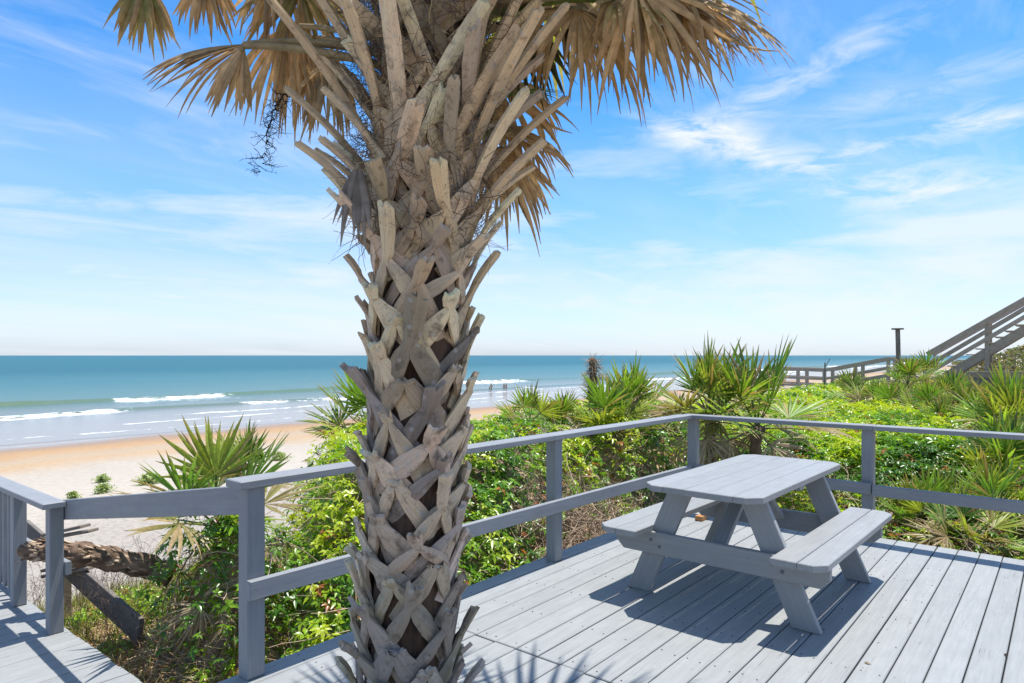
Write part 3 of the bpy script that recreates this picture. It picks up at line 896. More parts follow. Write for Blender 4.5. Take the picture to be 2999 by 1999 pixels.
# ------------------------------------------------------------------ leaves and fronds
def frond_mesh(name, hub, axis, normal, L, n=20, spread=115, width=0.030, fuse=0.38, droop=0.10, jit=1.0,
               petiole=None, col=(0.08, 0.16, 0.02), tip=(0.30, 0.22, 0.10), tipfrac=0.75, seg=6, seed=0, colvar=0.2, pet_col=None, pet_r=0.012, curl=0.0, deadfrac=0.0, wmin=0.0):
    """Fan leaf. Leaflets are folded strips that share their inner part; gravity bends them.
    petiole: list of points leading to the hub."""
    rs = np.random.default_rng(seed)
    a = np.array(axis, float); a /= np.linalg.norm(a)
    nn = np.array(normal, float); nn -= a * nn.dot(a); nn /= np.linalg.norm(nn)
    b = np.cross(nn, a)
    hub = np.array(hub, float)
    V, F, C = [], [], []
    down = np.array((0, 0, -1.0))
    col = np.array(col); tip = np.array(tip)
    for k in range(n):
        f = (k + 0.5) / n * 2 - 1
        ang = R(spread) * f + rs.normal(0, R(1.6)) * jit
        ln = L * (1 - 0.30 * abs(f) ** 2.2) * (1 + rs.normal(0, 0.07) * jit)
        withered = rs.uniform() < deadfrac
        d = a * math.cos(ang) + b * math.sin(ang) + nn * (0.10 + 0.12 * rs.normal() * jit * 0.5) - nn * curl * abs(f)
        d /= np.linalg.norm(d)
        half = R(spread) / n
        p = hub.copy()
        base = len(V)
        dr = droop * (1 + 0.35 * rs.normal() * jit)
        cc = col * (1 + colvar * rs.normal())
        if withered:
            cc = tip * rs.uniform(0.7, 1.2); dr += 0.15 * rs.uniform(); ln *= 0.9
        tw = rs.normal(0, 0.35) * jit
        for s in range(seg + 1):
            t = s / seg
            # width: grows like a wedge in the fused part, then tapers to the tip
            r_here = t * ln
            wedge = math.tan(half * 1.02) * max(r_here, 0.003)
            if t < fuse:
                w = max(wedge, wmin * min(t / fuse * 1.5, 1))
            else:
                w0 = max(min(math.tan(half) * fuse * ln, width), wmin)
                w = max(w0 * (1 - ((t - fuse) / (1 - fuse)) ** 1.6), 0.0012)
            side = np.cross(nn, d); side /= (np.linalg.norm(side) + 1e-9)
            nrm = np.cross(d, side)
            if t > fuse:
                q = (t - fuse) / (1 - fuse) * tw
                side = side * math.cos(q) + nrm * math.sin(q)
            ridge = nrm * w * 0.55
            V += [p - side * w, p + ridge, p + side * w]
            tt = min(max((t - tipfrac) / max(1 - tipfrac, 1e-3), 0), 1)
            q = cc * (1 - tt) + tip * tt
            C += [q, q * 1.12, q]
            p = p + d * (ln / seg)
            d = d + down * dr * (0.35 + 1.3 * t) / seg * 3
            d /= np.linalg.norm(d)
        for s in range(seg):
            i = base + 3 * s
            F += [(i, i + 1, i + 4, i + 3), (i + 1, i + 2, i + 5, i + 4)]
    if petiole is not None:
        pts = [np.array(q, float) for q in petiole] + [hub + a * 0.02]
        pc = np.array(pet_col if pet_col is not None else col * 1.1)
        ringn = 6
        base = len(V)
        for i, q in enumerate(pts):
            dd = pts[min(i + 1, len(pts) - 1)] - pts[max(i - 1, 0)]
            dd = dd / (np.linalg.norm(dd) + 1e-9)
            s1 = np.cross(dd, np.array((0, 0, 1.0))); s1 /= (np.linalg.norm(s1) + 1e-9)
            s2 = np.cross(s1, dd)
            rr = pet_r * (1.35 - 0.5 * i / (len(pts) - 1))
            for k in range(ringn):
                th = 2 * math.pi * k / ringn
                V.append(q + s1 * math.cos(th) * rr * 1.25 + s2 * math.sin(th) * rr * 0.7)
                C.append(pc)
        for i in range(len(pts) - 1):
            for k in range(ringn):
                k2 = (k + 1) % ringn
                F.append((base + i * ringn + k, base + i * ringn + k2, base + (i + 1) * ringn + k2, base + (i + 1) * ringn + k))
    C = np.clip(np.array(C), 0.004, 0.9)
    return mesh_np(name, np.array(V), np.array(F), smooth=False, cols=C)


def bez(p0, p1, p2, n=7):
    out = []
    for i in range(n):
        t = i / (n - 1)
        out.append(np.array(p0) * (1 - t) ** 2 + 2 * np.array(p1) * t * (1 - t) + np.array(p2) * t * t)
    return out


# shared saw palmetto fronds: base of the stalk at the origin, growing along +X (up is +Z)
GREEN = [(0.140, 0.240, 0.030), (0.180, 0.270, 0.036), (0.110, 0.210, 0.038), (0.250, 0.290, 0.045)]
BROWN = (0.32, 0.24, 0.15)
fr_var = {'green': [], 'old': [], 'dead': []}
for v in range(9):
    c = GREEN[v % 4]
    pet = bez((0, 0, 0), (0.22, 0, 0.02), (0.42, 0, 0.015), 5)
    fr_var['green'].append(frond_mesh('frond', (0.42, 0, 0.015), (1, 0, -0.02 + 0.1 * rnd.random()), (0, 0.25 * rnd.uniform(-1, 1), 1), 0.52, n=19 + v % 3, spread=98 + 6 * (v % 3), width=0.036, fuse=0.44, jit=1.2, deadfrac=0.12, colvar=0.25,
                           droop=0.04 + 0.03 * (v % 3), petiole=pet, col=c, tip=(0.34, 0.24, 0.12), tipfrac=0.74, seg=5, seed=100 + v, pet_col=(0.16, 0.20, 0.06), pet_r=0.009, curl=-0.25))
for v in range(5):
    pet = bez((0, 0, 0), (0.22, 0, 0.0), (0.40, 0, -0.03), 5)
    fr_var['old'].append(frond_mesh('frond', (0.40, 0, -0.03), (1, 0, -0.2), (0, 0.4 * rnd.uniform(-1, 1), 1), 0.50, n=18, spread=105, width=0.033, fuse=0.40, jit=1.5, deadfrac=0.35,
                         droop=0.16, petiole=pet, col=(0.20, 0.19, 0.05), tip=(0.34, 0.25, 0.14), tipfrac=0.25, seg=5, seed=200 + v, pet_col=(0.24, 0.20, 0.08), pet_r=0.009, curl=-0.15))
for v in range(5):
    pet = bez((0, 0, 0), (0.2, 0, 0.0), (0.36, 0, -0.10), 5)
    fr_var['dead'].append(frond_mesh('frond', (0.36, 0, -0.10), (1, 0, -0.9), (0.3, 0.5 * rnd.uniform(-1, 1), 1), 0.46, n=16, spread=80, width=0.028, fuse=0.32,
                          droop=0.45, petiole=pet, col=(0.42, 0.34, 0.22), tip=(0.32, 0.24, 0.15), tipfrac=0.4, seg=5, seed=300 + v, pet_col=(0.26, 0.20, 0.12), pet_r=0.008, curl=0.2, jit=2.0))


def stem_mesh(p0, p1, r0, r1, seed=0, segs=10, ring=9):
    """Shaggy short trunk."""
    rs = np.random.default_rng(seed)
    V, F, C = [], [], []
    p0, p1 = np.array(p0), np.array(p1)
    for i in range(segs + 1):
        t = i / segs
        c = p0 * (1 - t) + p1 * t + rs.normal(0, 0.008, 3)
        r = r0 * (1 - t) + r1 * t
        for k in range(ring):
            th = 2 * math.pi * (k + 0.5 * (i % 2)) / ring
            rr = r * (1 + 0.28 * rs.normal() * 0.6)
            V.append(c + np.array((math.cos(th) * rr, math.sin(th) * rr, 0)))
            C.append(np.array((0.16, 0.105, 0.07)) * rs.uniform(0.5, 1.5))
    for i in range(segs):
        for k in range(ring):
            k2 = (k + 1) % ring
            F.append((i * ring + k, i * ring + k2, (i + 1) * ring + k2, (i + 1) * ring + k))
    V.append(p1 + np.array((0, 0, r1))); C.append((0.1, 0.07, 0.05))
    n = len(V) - 1
    T = [(segs * ring + k, segs * ring + (k + 1) % ring, n) for k in range(ring)]
    return mesh_np('stem', np.array(V), [np.array(F), np.array(T)], cols=np.array(C))


def palmetto(loc, label, nf=10, scale=1.0, tilt=(25, 80), dead=2, old=2, stem=0.0, az=None, seed=0, group=None, aim=None):
    rs = random.Random(seed)
    loc = Vector(loc)
    gz = float(ground_h(loc.x, loc.y))
    base = Vector((loc.x, loc.y, min(gz - 0.03, loc.z - 0.05)))
    root = empty('saw_palmetto', base, label, 'palmetto', group)
    sm = stem_mesh((0, 0, 0), (0, 0, loc.z - base.z), 0.075 * scale, 0.055 * scale, seed)
    so = link('stem', sm, M['twig'], root, Matrix.Translation(base))
    ph = rs.uniform(0, 360)
    nf = int(nf * 1.35)
    for k in range(nf):
        kind = 'green'
        if k < dead: kind = 'dead'
        elif k < dead + old: kind = 'old'
        me = rs.choice(fr_var[kind])
        t = (k - dead - old) / max(nf - dead - old - 1, 1)
        if kind == 'dead': el = rs.uniform(-35, 0)
        elif kind == 'old': el = rs.uniform(0, 25)
        else: el = tilt[0] + (tilt[1] - tilt[0]) * t + rs.uniform(-6, 6)
        a = ph + 137.5 * k + rs.uniform(-15, 15)
        if aim and kind == 'green' and k % 2 == 0:
            a = aim + rs.uniform(-60, 60)
        sc = scale * rs.uniform(0.82, 1.12)
        mt = Matrix.Translation(loc) @ Matrix.Rotation(R(a), 4, 'Z') @ Matrix.Rotation(-R(el), 4, 'Y') @ Matrix.Rotation(R(rs.uniform(-50, 50)), 4, 'X') @ Matrix.Scale(sc, 4)
        o = link('frond', me, M['dead_frond'] if kind == 'dead' else M['frond'], root, mt)
    return root


PAL = [
    # photo position of the crown, depth, scale, fronds, label
    ((500, 1210), 5.05, 0.92, 9, 'large saw palmetto behind the sloping rail left of the palm, blades over the beach', dict(tilt=(5, 82), dead=2, old=3)),
    ((560, 1120), 6.3, 0.72, 7, 'upright saw palmetto just behind the large one left of the palm', dict(tilt=(35, 85), dead=0, old=2)),
    ((500, 1345), 4.75, 0.68, 5, 'low clump of drooping dead palmetto fronds under the large palmetto', dict(tilt=(-10, 25), dead=6, old=0)),
    ((850, 1000), 8.6, 1.0, 12, 'saw palmetto half hidden behind the palm trunk, fans showing either side', dict(tilt=(5, 80), dead=1, old=3)),
    ((1215, 975), 8.8, 0.62, 8, 'small brown-tipped palmetto on the creeper bank right of the palm', dict(tilt=(15, 80), dead=1, old=3)),
    ((1295, 985), 9.0, 0.58, 7, 'slim dark palmetto between the small brown one and the dead stump', dict(tilt=(30, 85), dead=1, old=2)),
    ((1400, 1000), 8.6, 0.85, 12, 'bushy bright green palmetto in front of the dead stump', dict(tilt=(10, 85), dead=2, old=3)),
    ((1450, 965), 9.2, 0.9, 9, 'tall palmetto right beside the dead stump, one orange blade', dict(tilt=(45, 88), dead=1, old=3)),
    ((1630, 960), 7.9, 0.98, 15, 'tall palmetto on a shaggy stem behind the railing corner', dict(tilt=(15, 88), dead=5, old=3)),
    ((1740, 985), 7.6, 1.08, 13, 'wide fanned palmetto just right of the railing corner', dict(tilt=(0, 75), dead=5, old=3)),
    ((2085, 860), 17.5, 1.0, 10, 'topmost palmetto standing before the walkway below the stair foot', dict(tilt=(15, 85), dead=1, old=2)),
    ((2125, 850), 18.5, 1.0, 10, 'palmetto touching the foot of the far wooden stair', dict(tilt=(10, 80), dead=2, old=4)),
    ((1960, 895), 16.0, 0.95, 10, 'brownish palmetto near the leaning stake by the walkway rail', dict(tilt=(15, 80), dead=2, old=4)),
    ((2010, 905), 15.0, 0.9, 10, 'grey-green palmetto above the yellow creeper mound', dict(tilt=(15, 80), dead=2, old=3)),
    ((2070, 915), 14.0, 0.9, 10, 'palmetto at the middle of the far slope, low and spreading', dict(tilt=(10, 80), dead=2, old=3)),
    ((2130, 920), 13.2, 0.95, 11, 'dense green palmetto below the stair foot on the far slope', dict(tilt=(10, 85), dead=2, old=2)),
    ((2185, 900), 14.5, 0.95, 11, 'bright palmetto under the lowest stair treads', dict(tilt=(15, 85), dead=1, old=2)),
    ((2160, 960), 11.3, 0.85, 12, 'dark-stemmed palmetto in the hollow of the creeper slope', dict(tilt=(10, 85), dead=2, old=2)),
    ((2225, 935), 12.3, 0.95, 10, 'palmetto left of the stair support leg', dict(tilt=(15, 85), dead=1, old=2)),
    ((2265, 915), 14.0, 0.75, 9, 'small upright palmetto at the foot of the stair support leg', dict(tilt=(35, 85), dead=1, old=2)),
    ((2312, 935), 12.8, 0.95, 11, 'round yellow-green palmetto right of the stair support leg', dict(tilt=(5, 85), dead=1, old=2)),
    ((2255, 1010), 9.6, 0.9, 10, 'yellowing palmetto behind the right-hand rail, orange blade', dict(tilt=(10, 80), dead=2, old=4)),
    ((2330, 1010), 9.0, 1.0, 12, 'large light green palmetto above the right end of the top rail', dict(tilt=(15, 85), dead=1, old=2)),
    ((2315, 1120), 7.6, 0.9, 11, 'dark green palmetto between the two rails at the right', dict(tilt=(15, 85), dead=1, old=1)),
    ((2110, 1235), 7.0, 0.62, 9, 'low palmetto between the bench end and the right-hand post', dict(tilt=(10, 75), dead=1, old=2)),
    ((2165, 1225), 7.1, 0.62, 9, 'upright palmetto under the middle rail right of the corner table', dict(tilt=(30, 88), dead=1, old=1)),
    ((2285, 1215), 6.9, 0.62, 9, 'yellow-green palmetto under the middle rail near the frame edge', dict(tilt=(15, 80), dead=2, old=3)),
    ((2225, 1268), 6.25, 0.58, 11, 'pale bleached palmetto sprawling against the deck end', dict(tilt=(0, 60), dead=3, old=4)),
]
for i, (pd, dep, sc, nf, lab, kw) in enumerate(PAL):
    p = at(pd[0], pd[1], dep)
    if dep > 9.5:
        sc *= 0.88; p.z -= 0.34 * sc
    elif pd[1] > 1180 and dep > 6:
        sc *= 1.12; p.z += 0.10
    palmetto(p, lab, nf=nf, scale=sc, seed=40 + i, **kw)


# ------------------------------------------------------------------ creeper, stems, straw, grass
def norms(x, y, f=veg_top, e=0.06):
    dx = (f(x + e, y) - f(x - e, y)) / (2 * e)
    dy = (f(x, y + e) - f(x, y - e)) / (2 * e)
    n = np.stack([-dx, -dy, np.ones_like(dx)], 1)
    return n / np.linalg.norm(n, axis=1, keepdims=True)


def in_view(x, y, z, m=0.08):
    X = x * CR.x + y * CR.y; Y = x * CF.x + y * CF.y
    u = X / np.maximum(Y, .01) * FPX / 2999.0
    return (Y > 1.5) & (np.abs(u) < 0.5 + m)


def leaf_clusters(name, P, Nn, size, col, rsd, leaflets=5, matk='leaf', droop=0.25):
    """P (n,3), Nn normals, size (n), col (n,3): palmate leaves built as folded leaflets."""
    n = len(P)
    r = np.random.default_rng(rsd)
    rv = r.normal(size=(n, 3))
    A = np.cross(Nn, rv); A /= np.linalg.norm(A, axis=1, keepdims=True)
    B = np.cross(Nn, A)
    Vs, Cs = [], []
    for k in range(leaflets):
        ang = (k - (leaflets - 1) / 2) * R(58 if leaflets > 3 else 70) + r.normal(0, 0.12, n)
        ln = size * (1 - 0.12 * abs(k - (leaflets - 1) / 2)) * r.uniform(0.8, 1.15, n)
        d = A * np.cos(ang)[:, None] + B * np.sin(ang)[:, None]
        d = d + Nn * r.normal(0.02, 0.28, n)[:, None]
        d /= np.linalg.norm(d, axis=1, keepdims=True)
        s = np.cross(Nn, d); s /= np.linalg.norm(s, axis=1, keepdims=True)
        up = np.cross(d, s)
        w = ln * 0.23
        base = P + d * (ln * 0.08)[:, None]
        mid = P + d * (ln * 0.52)[:, None] - up * (ln * 0.06)[:, None]
        lft = P + d * (ln * 0.46)[:, None] - s * w[:, None] + up * (ln * 0.05)[:, None]
        rgt = P + d * (ln * 0.46)[:, None] + s * w[:, None] + up * (ln * 0.05)[:, None]
        tip = P + d * ln[:, None] - np.array((0, 0, 1)) * (ln * droop)[:, None]
        Vs.append(np.stack([base, lft, mid, rgt, tip], 1))
        Cs.append(np.repeat(col[:, None, :], 5, 1) * r.uniform(0.85, 1.15, (n, 1, 1)))
    V = np.concatenate(Vs).reshape(-1, 3); C = np.concatenate(Cs).reshape(-1, 3)
    m = len(V) // 5
    b = (np.arange(m) * 5)[:, None]
    T = np.concatenate([b + np.array([[0, 2, 1]]), b + np.array([[0, 3, 2]]), b + np.array([[1, 2, 4]]), b + np.array([[2, 3, 4]])])
    me = mesh_np(name, V, T, cols=np.clip(C, 0.004, .9))
    return link(name, me, M[matk])


def bare_patch(x, y, z):
    """1 where the creeper has died back to stems."""
    p1 = np.exp(-(((x - 5.5) / 0.85) ** 2 + ((y - 3.28) / 0.42) ** 2)) * 1.7
    p2 = np.exp(-(((x - 2.9) / 0.6) ** 2 + ((y - 3.15) / 0.10) ** 2)) * 0.6
    p3 = np.exp(-(((x - 6.9) / 0.75) ** 2 + ((y - 0.7) / 0.9) ** 2)) * 1.15
    p4 = 0.7 * sst(0.24, 0.42, fbm(x * 0.9, y * 0.9, 3, 77))
    return np.clip(p1 + p2 + p3 + p4, 0, 1)


def creeper():
    zones = [(1.8, 9.5, 3.08, 7.5, 560, 0.068), (2.0, 6.4, 3.08, 4.3, 460, 0.066), (6.42, 11.0, -0.4, 3.4, 560, 0.068), (9.0, 18.0, 0.0, 8.5, 240, 0.085), (16, 36.0, 0.5, 11.0, 70, 0.13)]
    Ps, Ns, Ss, Cc = [], [], [], []
    for (x0, x1, y0, y1, dens, size) in zones:
        n = int((x1 - x0) * (y1 - y0) * dens)
        x = rng.uniform(x0, x1, n); y = rng.uniform(y0, y1, n)
        keep = (rng.uniform(size=n) < veg_amount(x, y)) & ~((x < 6.42) & (y < 3.12))
        x, y = x[keep], y[keep]
        z = veg_top(x, y)
        keep = in_view(x, y, z)
        x, y, z = x[keep], y[keep], z[keep]
        bp = bare_patch(x, y, z)
        keep = rng.uniform(size=len(x)) > bp * 0.93
        x, y, z, bp = x[keep], y[keep], z[keep], bp[keep]
        n = len(x)
        nn = norms(x, y)
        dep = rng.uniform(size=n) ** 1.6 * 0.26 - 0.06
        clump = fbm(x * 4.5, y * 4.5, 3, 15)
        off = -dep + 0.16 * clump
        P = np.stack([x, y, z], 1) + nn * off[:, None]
        sun = np.array((0.25, -0.07, 1.0))
        q = nn * 0.9 + sun * 0.9 + rng.normal(0, 0.42, (n, 3))
        q /= np.linalg.norm(q, axis=1, keepdims=True)
        s = size * rng.uniform(0.65, 1.3, n)
        # own colour: older leaves dark, new growth yellow, a few red-brown
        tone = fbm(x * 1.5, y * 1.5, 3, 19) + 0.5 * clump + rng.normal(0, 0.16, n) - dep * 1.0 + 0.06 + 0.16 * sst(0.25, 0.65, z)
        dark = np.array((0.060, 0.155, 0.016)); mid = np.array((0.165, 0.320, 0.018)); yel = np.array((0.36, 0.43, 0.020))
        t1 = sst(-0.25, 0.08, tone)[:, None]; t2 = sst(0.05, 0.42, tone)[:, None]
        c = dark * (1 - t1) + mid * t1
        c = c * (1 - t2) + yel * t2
        red = rng.uniform(size=n) < 0.03 + 0.22 * bp
        c[red] = np.array((0.28, 0.10, 0.03)) * rng.uniform(0.6, 1.3, (red.sum(), 1))
        Ps.append(P); Ns.append(q); Ss.append(s); Cc.append(c)
    P = np.concatenate(Ps); Nn = np.concatenate(Ns); S = np.concatenate(Ss); C = np.concatenate(Cc)
    print('creeper clusters', len(P))
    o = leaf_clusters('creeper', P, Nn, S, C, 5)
    tag(o, 'bright green five-leafed creeper covering the dune bank beyond the deck', 'creeper', kind='stuff')


def tubes(name, paths, radii, cols, mat, ring=4):
    """paths: (n, m, 3)"""
    paths = np.asarray(paths); n, m, _ = paths.shape
    T = np.gradient(paths, axis=1); T /= (np.linalg.norm(T, axis=2, keepdims=True) + 1e-9)
    ref = np.broadcast_to(np.array((0.31, 0.17, 0.93)), T.shape)
    S1 = np.cross(T, ref); S1 /= (np.linalg.norm(S1, axis=2, keepdims=True) + 1e-9)
    S2 = np.cross(S1, T)
    rad = np.asarray(radii)[:, None] * np.linspace(1, 0.45, m)[None, :]
    V = np.stack([paths + (S1 * math.cos(2 * math.pi * k / ring) + S2 * math.sin(2 * math.pi * k / ring)) * rad[..., None] for k in range(ring)], 2)
    V = V.reshape(-1, 3)
    C = np.repeat(np.asarray(cols), m * ring, axis=0)
    idx = np.arange(n * m * ring).reshape(n, m, ring)
    F = []
    for k in range(ring):
        k2 = (k + 1) % ring
        F.append(np.stack([idx[:, :-1, k].ravel(), idx[:, :-1, k2].ravel(), idx[:, 1:, k2].ravel(), idx[:, 1:, k].ravel()], 1))
    return mesh_np(name, V, np.concatenate(F), smooth=True, cols=C)


def wander(p, d, n, m, step, turn, grav=0.0, r=rng):
    """p,d (n,3) starts; returns (n,m,3)"""
    out = [p]
    d = d / np.linalg.norm(d, axis=1, keepdims=True)
    curv = r.normal(0, turn, (n, 3))
    for k in range(m - 1):
        d = d + curv + r.normal(0, turn * 0.5, (n, 3)) + np.array((0, 0, grav))
        d /= np.linalg.norm(d, axis=1, keepdims=True)
        p = p + d * (step[:, None] if hasattr(step, '__len__') else step)
        out.append(p)
    return np.stack(out, 1)


def stems():
    # bare vine stems in and under the creeper
    n = 5200
    x = rng.uniform(2.2, 10.0, n); y = rng.uniform(3.1, 4.6, n)
    k = n // 5
    x[:k] = rng.uniform(6.42, 8.6, k); y[:k] = rng.uniform(0.0, 3.2, k)
    k2 = int(n * .72)
    x[k:k2] = rng.normal(5.45, 0.6, k2 - k); y[k:k2] = rng.normal(3.42, 0.20, k2 - k)
    keep = veg_amount(x, y) > 0.3
    keep &= ~((x < 6.42) & (y < 3.12))
    x, y = x[keep], y[keep]
    keep = in_view(x, y, 0)
    x, y = x[keep], y[keep]
    n = len(x)
    nn = norms(x, y)
    z = veg_top(x, y)
    p = np.stack([x, y, z], 1) - nn * rng.uniform(-0.04, 0.22, n)[:, None]
    d = rng.normal(size=(n, 3)); d[:, 2] *= 0.8
    d = d - nn * np.sum(d * nn, 1)[:, None] * 0.75
    W_ = wander(p, d, n, 7, rng.uniform(0.03, 0.085, n), 0.20)
    edge = (W_[..., 0] < 6.40) & (W_[..., 1] < 3.14)
    W_[..., 1] = np.where(edge, 3.14 + rng.uniform(0, .02), W_[..., 1])
    cols = np.array((0.46, 0.35, 0.25)) * rng.uniform(0.45, 1.45, (n, 1))
    me = tubes('vine_stems', W_, rng.uniform(0.0018, 0.0052, n), cols, None)
    o = link('vine_stems', me, M['twig'])
    tag(o, 'tangle of bare tan vine stems under the creeper', 'stems', kind='stuff')


def straw():
    # dry straw and pine litter on the ground left of the palm, and among the bank foot
    n = 34000
    x = rng.uniform(1.72, 3.4, n); y = rng.uniform(3.1, 6.4, n)
    k = n // 4
    x[:k] = rng.uniform(6.35, 8.0, k); y[:k] = rng.uniform(-0.2, 3.0, k)
    keep = in_view(x, y, 0) & (rng.uniform(size=n) < 0.35 + 0.8 * (fbm(x * 2, y * 2, 3, 8) + .2))
    x, y = x[keep], y[keep]; n = len(x)
    z = ground_h(x, y) + rng.uniform(0.0, 0.03, n)
    d = rng.normal(size=(n, 3)); d[:, 2] = np.abs(d[:, 2]) * 0.15
    W_ = wander(np.stack([x, y, z], 1), d, n, 4, rng.uniform(0.02, 0.06, n), 0.18, -0.06)
    base = np.array([(0.42, 0.31, 0.17), (0.26, 0.15, 0.075), (0.50, 0.42, 0.28), (0.20, 0.13, 0.08)])
    cols = base[rng.integers(0, 4, n)] * rng.uniform(1.2, 2.4, (n, 1))
    me = tubes('dry_straw', W_, rng.uniform(0.0015, 0.0036, n), cols, None, ring=3)
    tag(link('dry_straw', me, M['twig']), 'dry straw and leaf litter on the sand beside the deck', 'straw', kind='stuff')


def blades(n, x, y, z, h, w, cols, lean=0.45):
    """grass blades as 3-segment strips"""
    az = rng.uniform(0, 2 * math.pi, n)
    out = np.stack([np.cos(az), np.sin(az), np.zeros(n)], 1)
    side = np.stack([-np.sin(az), np.cos(az), np.zeros(n)], 1)
    ln = rng.uniform(0.2, 1.0, n) * lean
    rows = []
    for s in range(4):
        t = s / 3
        c = np.stack([x, y, z], 1) + np.array((0, 0, 1)) * (h * t * (1 - 0.35 * t * ln))[:, None] + out * (h * ln * t * t)[:, None]
        ww = w * (1 - t) ** 0.7 * 0.5 + 0.0003
        rows.append(np.stack([c - side * ww[:, None], c + side * ww[:, None]], 1))
    V = np.stack(rows, 1).reshape(-1, 3)
    b = (np.arange(n) * 8)[:, None]
    F = np.concatenate([b + np.array([[2 * s, 2 * s + 1, 2 * s + 3, 2 * s + 2]]) for s in range(3)])
    return V, F, np.repeat(cols, 8, axis=0)


def grass():
    n = 26000
    x = rng.uniform(-0.5, 4.6, n); y = rng.uniform(4.2, 9.5, n)
    d = fbm(x * 1.2, y * 1.2, 3, 33)
    keep = in_view(x, y, 0) & ~((x < 1.75) & (y < 9.0)) & (rng.uniform(size=n) < 0.5 + 1.2 * d)
    x, y = x[keep], y[keep]; n = len(x)
    z = ground_h(x, y) - 0.01
    h = rng.uniform(0.06, 0.24, n)
    pal = np.array([(0.16, 0.22, 0.04), (0.30, 0.30, 0.09), (0.40, 0.33, 0.17), (0.12, 0.18, 0.03)])
    cols = pal[rng.integers(0, 4, n)] * rng.uniform(0.7, 1.2, (n, 1))
    V, F, C = blades(n, x, y, z, h, np.full(n, 0.007), cols, 0.7)
    me = mesh_np('dune_grass', V, F, cols=C)
    tag(link('dune_grass', me, M['leaf']), 'thin green and straw coloured grass on the dune shoulder below the landing', 'grass', kind='stuff')
    # ground-cover leaves left of the palm
    n = 6500
    x = rng.uniform(1.75, 3.4, n); y = rng.uniform(3.7, 6.8, n)
    d = fbm(x * 1.7, y * 1.7, 3, 37)
    keep = in_view(x, y, 0) & (rng.uniform(size=n) < 0.15 + 2.0 * d + 0.30 * sst(2.0, 2.8, x))
    x, y = x[keep], y[keep]; n = len(x)
    P = np.stack([x, y, ground_h(x, y) + rng.uniform(0.02, 0.22, n) * sst(1.7, 2.6, x)], 1)
    q = rng.normal(0, 0.5, (n, 3)) + np.array((0, 0, 1.0)); q /= np.linalg.norm(q, axis=1, keepdims=True)
    cols = np.array((0.20, 0.32, 0.02)) * rng.uniform(0.5, 1.7, (n, 1))
    cols[rng.uniform(size=n) < 0.12] = (0.35, 0.20, 0.03)
    o = leaf_clusters('ground_cover', P, q, rng.uniform(0.035, 0.07, n), cols, 9, leaflets=3)
    tag(o, 'low green ground cover around the straw beside the landing', 'ground cover', kind='stuff')


creeper(); stems(); straw(); grass()


def twigs_left():
    # thin dry weeds standing before the beach left of the palm
    n = 260
    x = rng.uniform(1.9, 3.6, n); y = rng.uniform(5.0, 7.8, n)
    z = ground_h(x, y)
    W_ = wander(np.stack([x, y, z], 1), np.stack([rng.normal(0, .25, n), rng.normal(0, .25, n), np.ones(n)], 1), n, 8, rng.uniform(0.04, 0.10, n), 0.10)
    # side shoots
    src = rng.integers(0, n, 1200); kk = rng.integers(3, 7, 1200)
    p = W_[src, kk]
    W2 = wander(p, np.stack([rng.normal(0, .6, 1200), rng.normal(0, .6, 1200), np.ones(1200) * 0.8], 1), 1200, 8, rng.uniform(0.01, 0.03, 1200), 0.15)
    A = np.concatenate([W_, W2])
    cols = np.array((0.16, 0.11, 0.08)) * rng.uniform(0.5, 1.6, (len(A), 1))
    me = tubes('dry_weeds', A, np.concatenate([rng.uniform(.0015, .003, n), rng.uniform(.001, .0018, 1200)]), cols, None, ring=3)
    tag(link('dry_weeds', me, M['twig']), 'thin dry weed stalks in front of the pale sand', 'weeds', kind='stuff')


twigs_left()


# ------------------------------------------------------------------ the big cabbage palm
PX, PY = 1.545, 1.75        # trunk centre at deck level
def pc(z):
    return np.array((PX + 0.012 * z + 0.006 * z * z, PY - 0.02 * z, z))


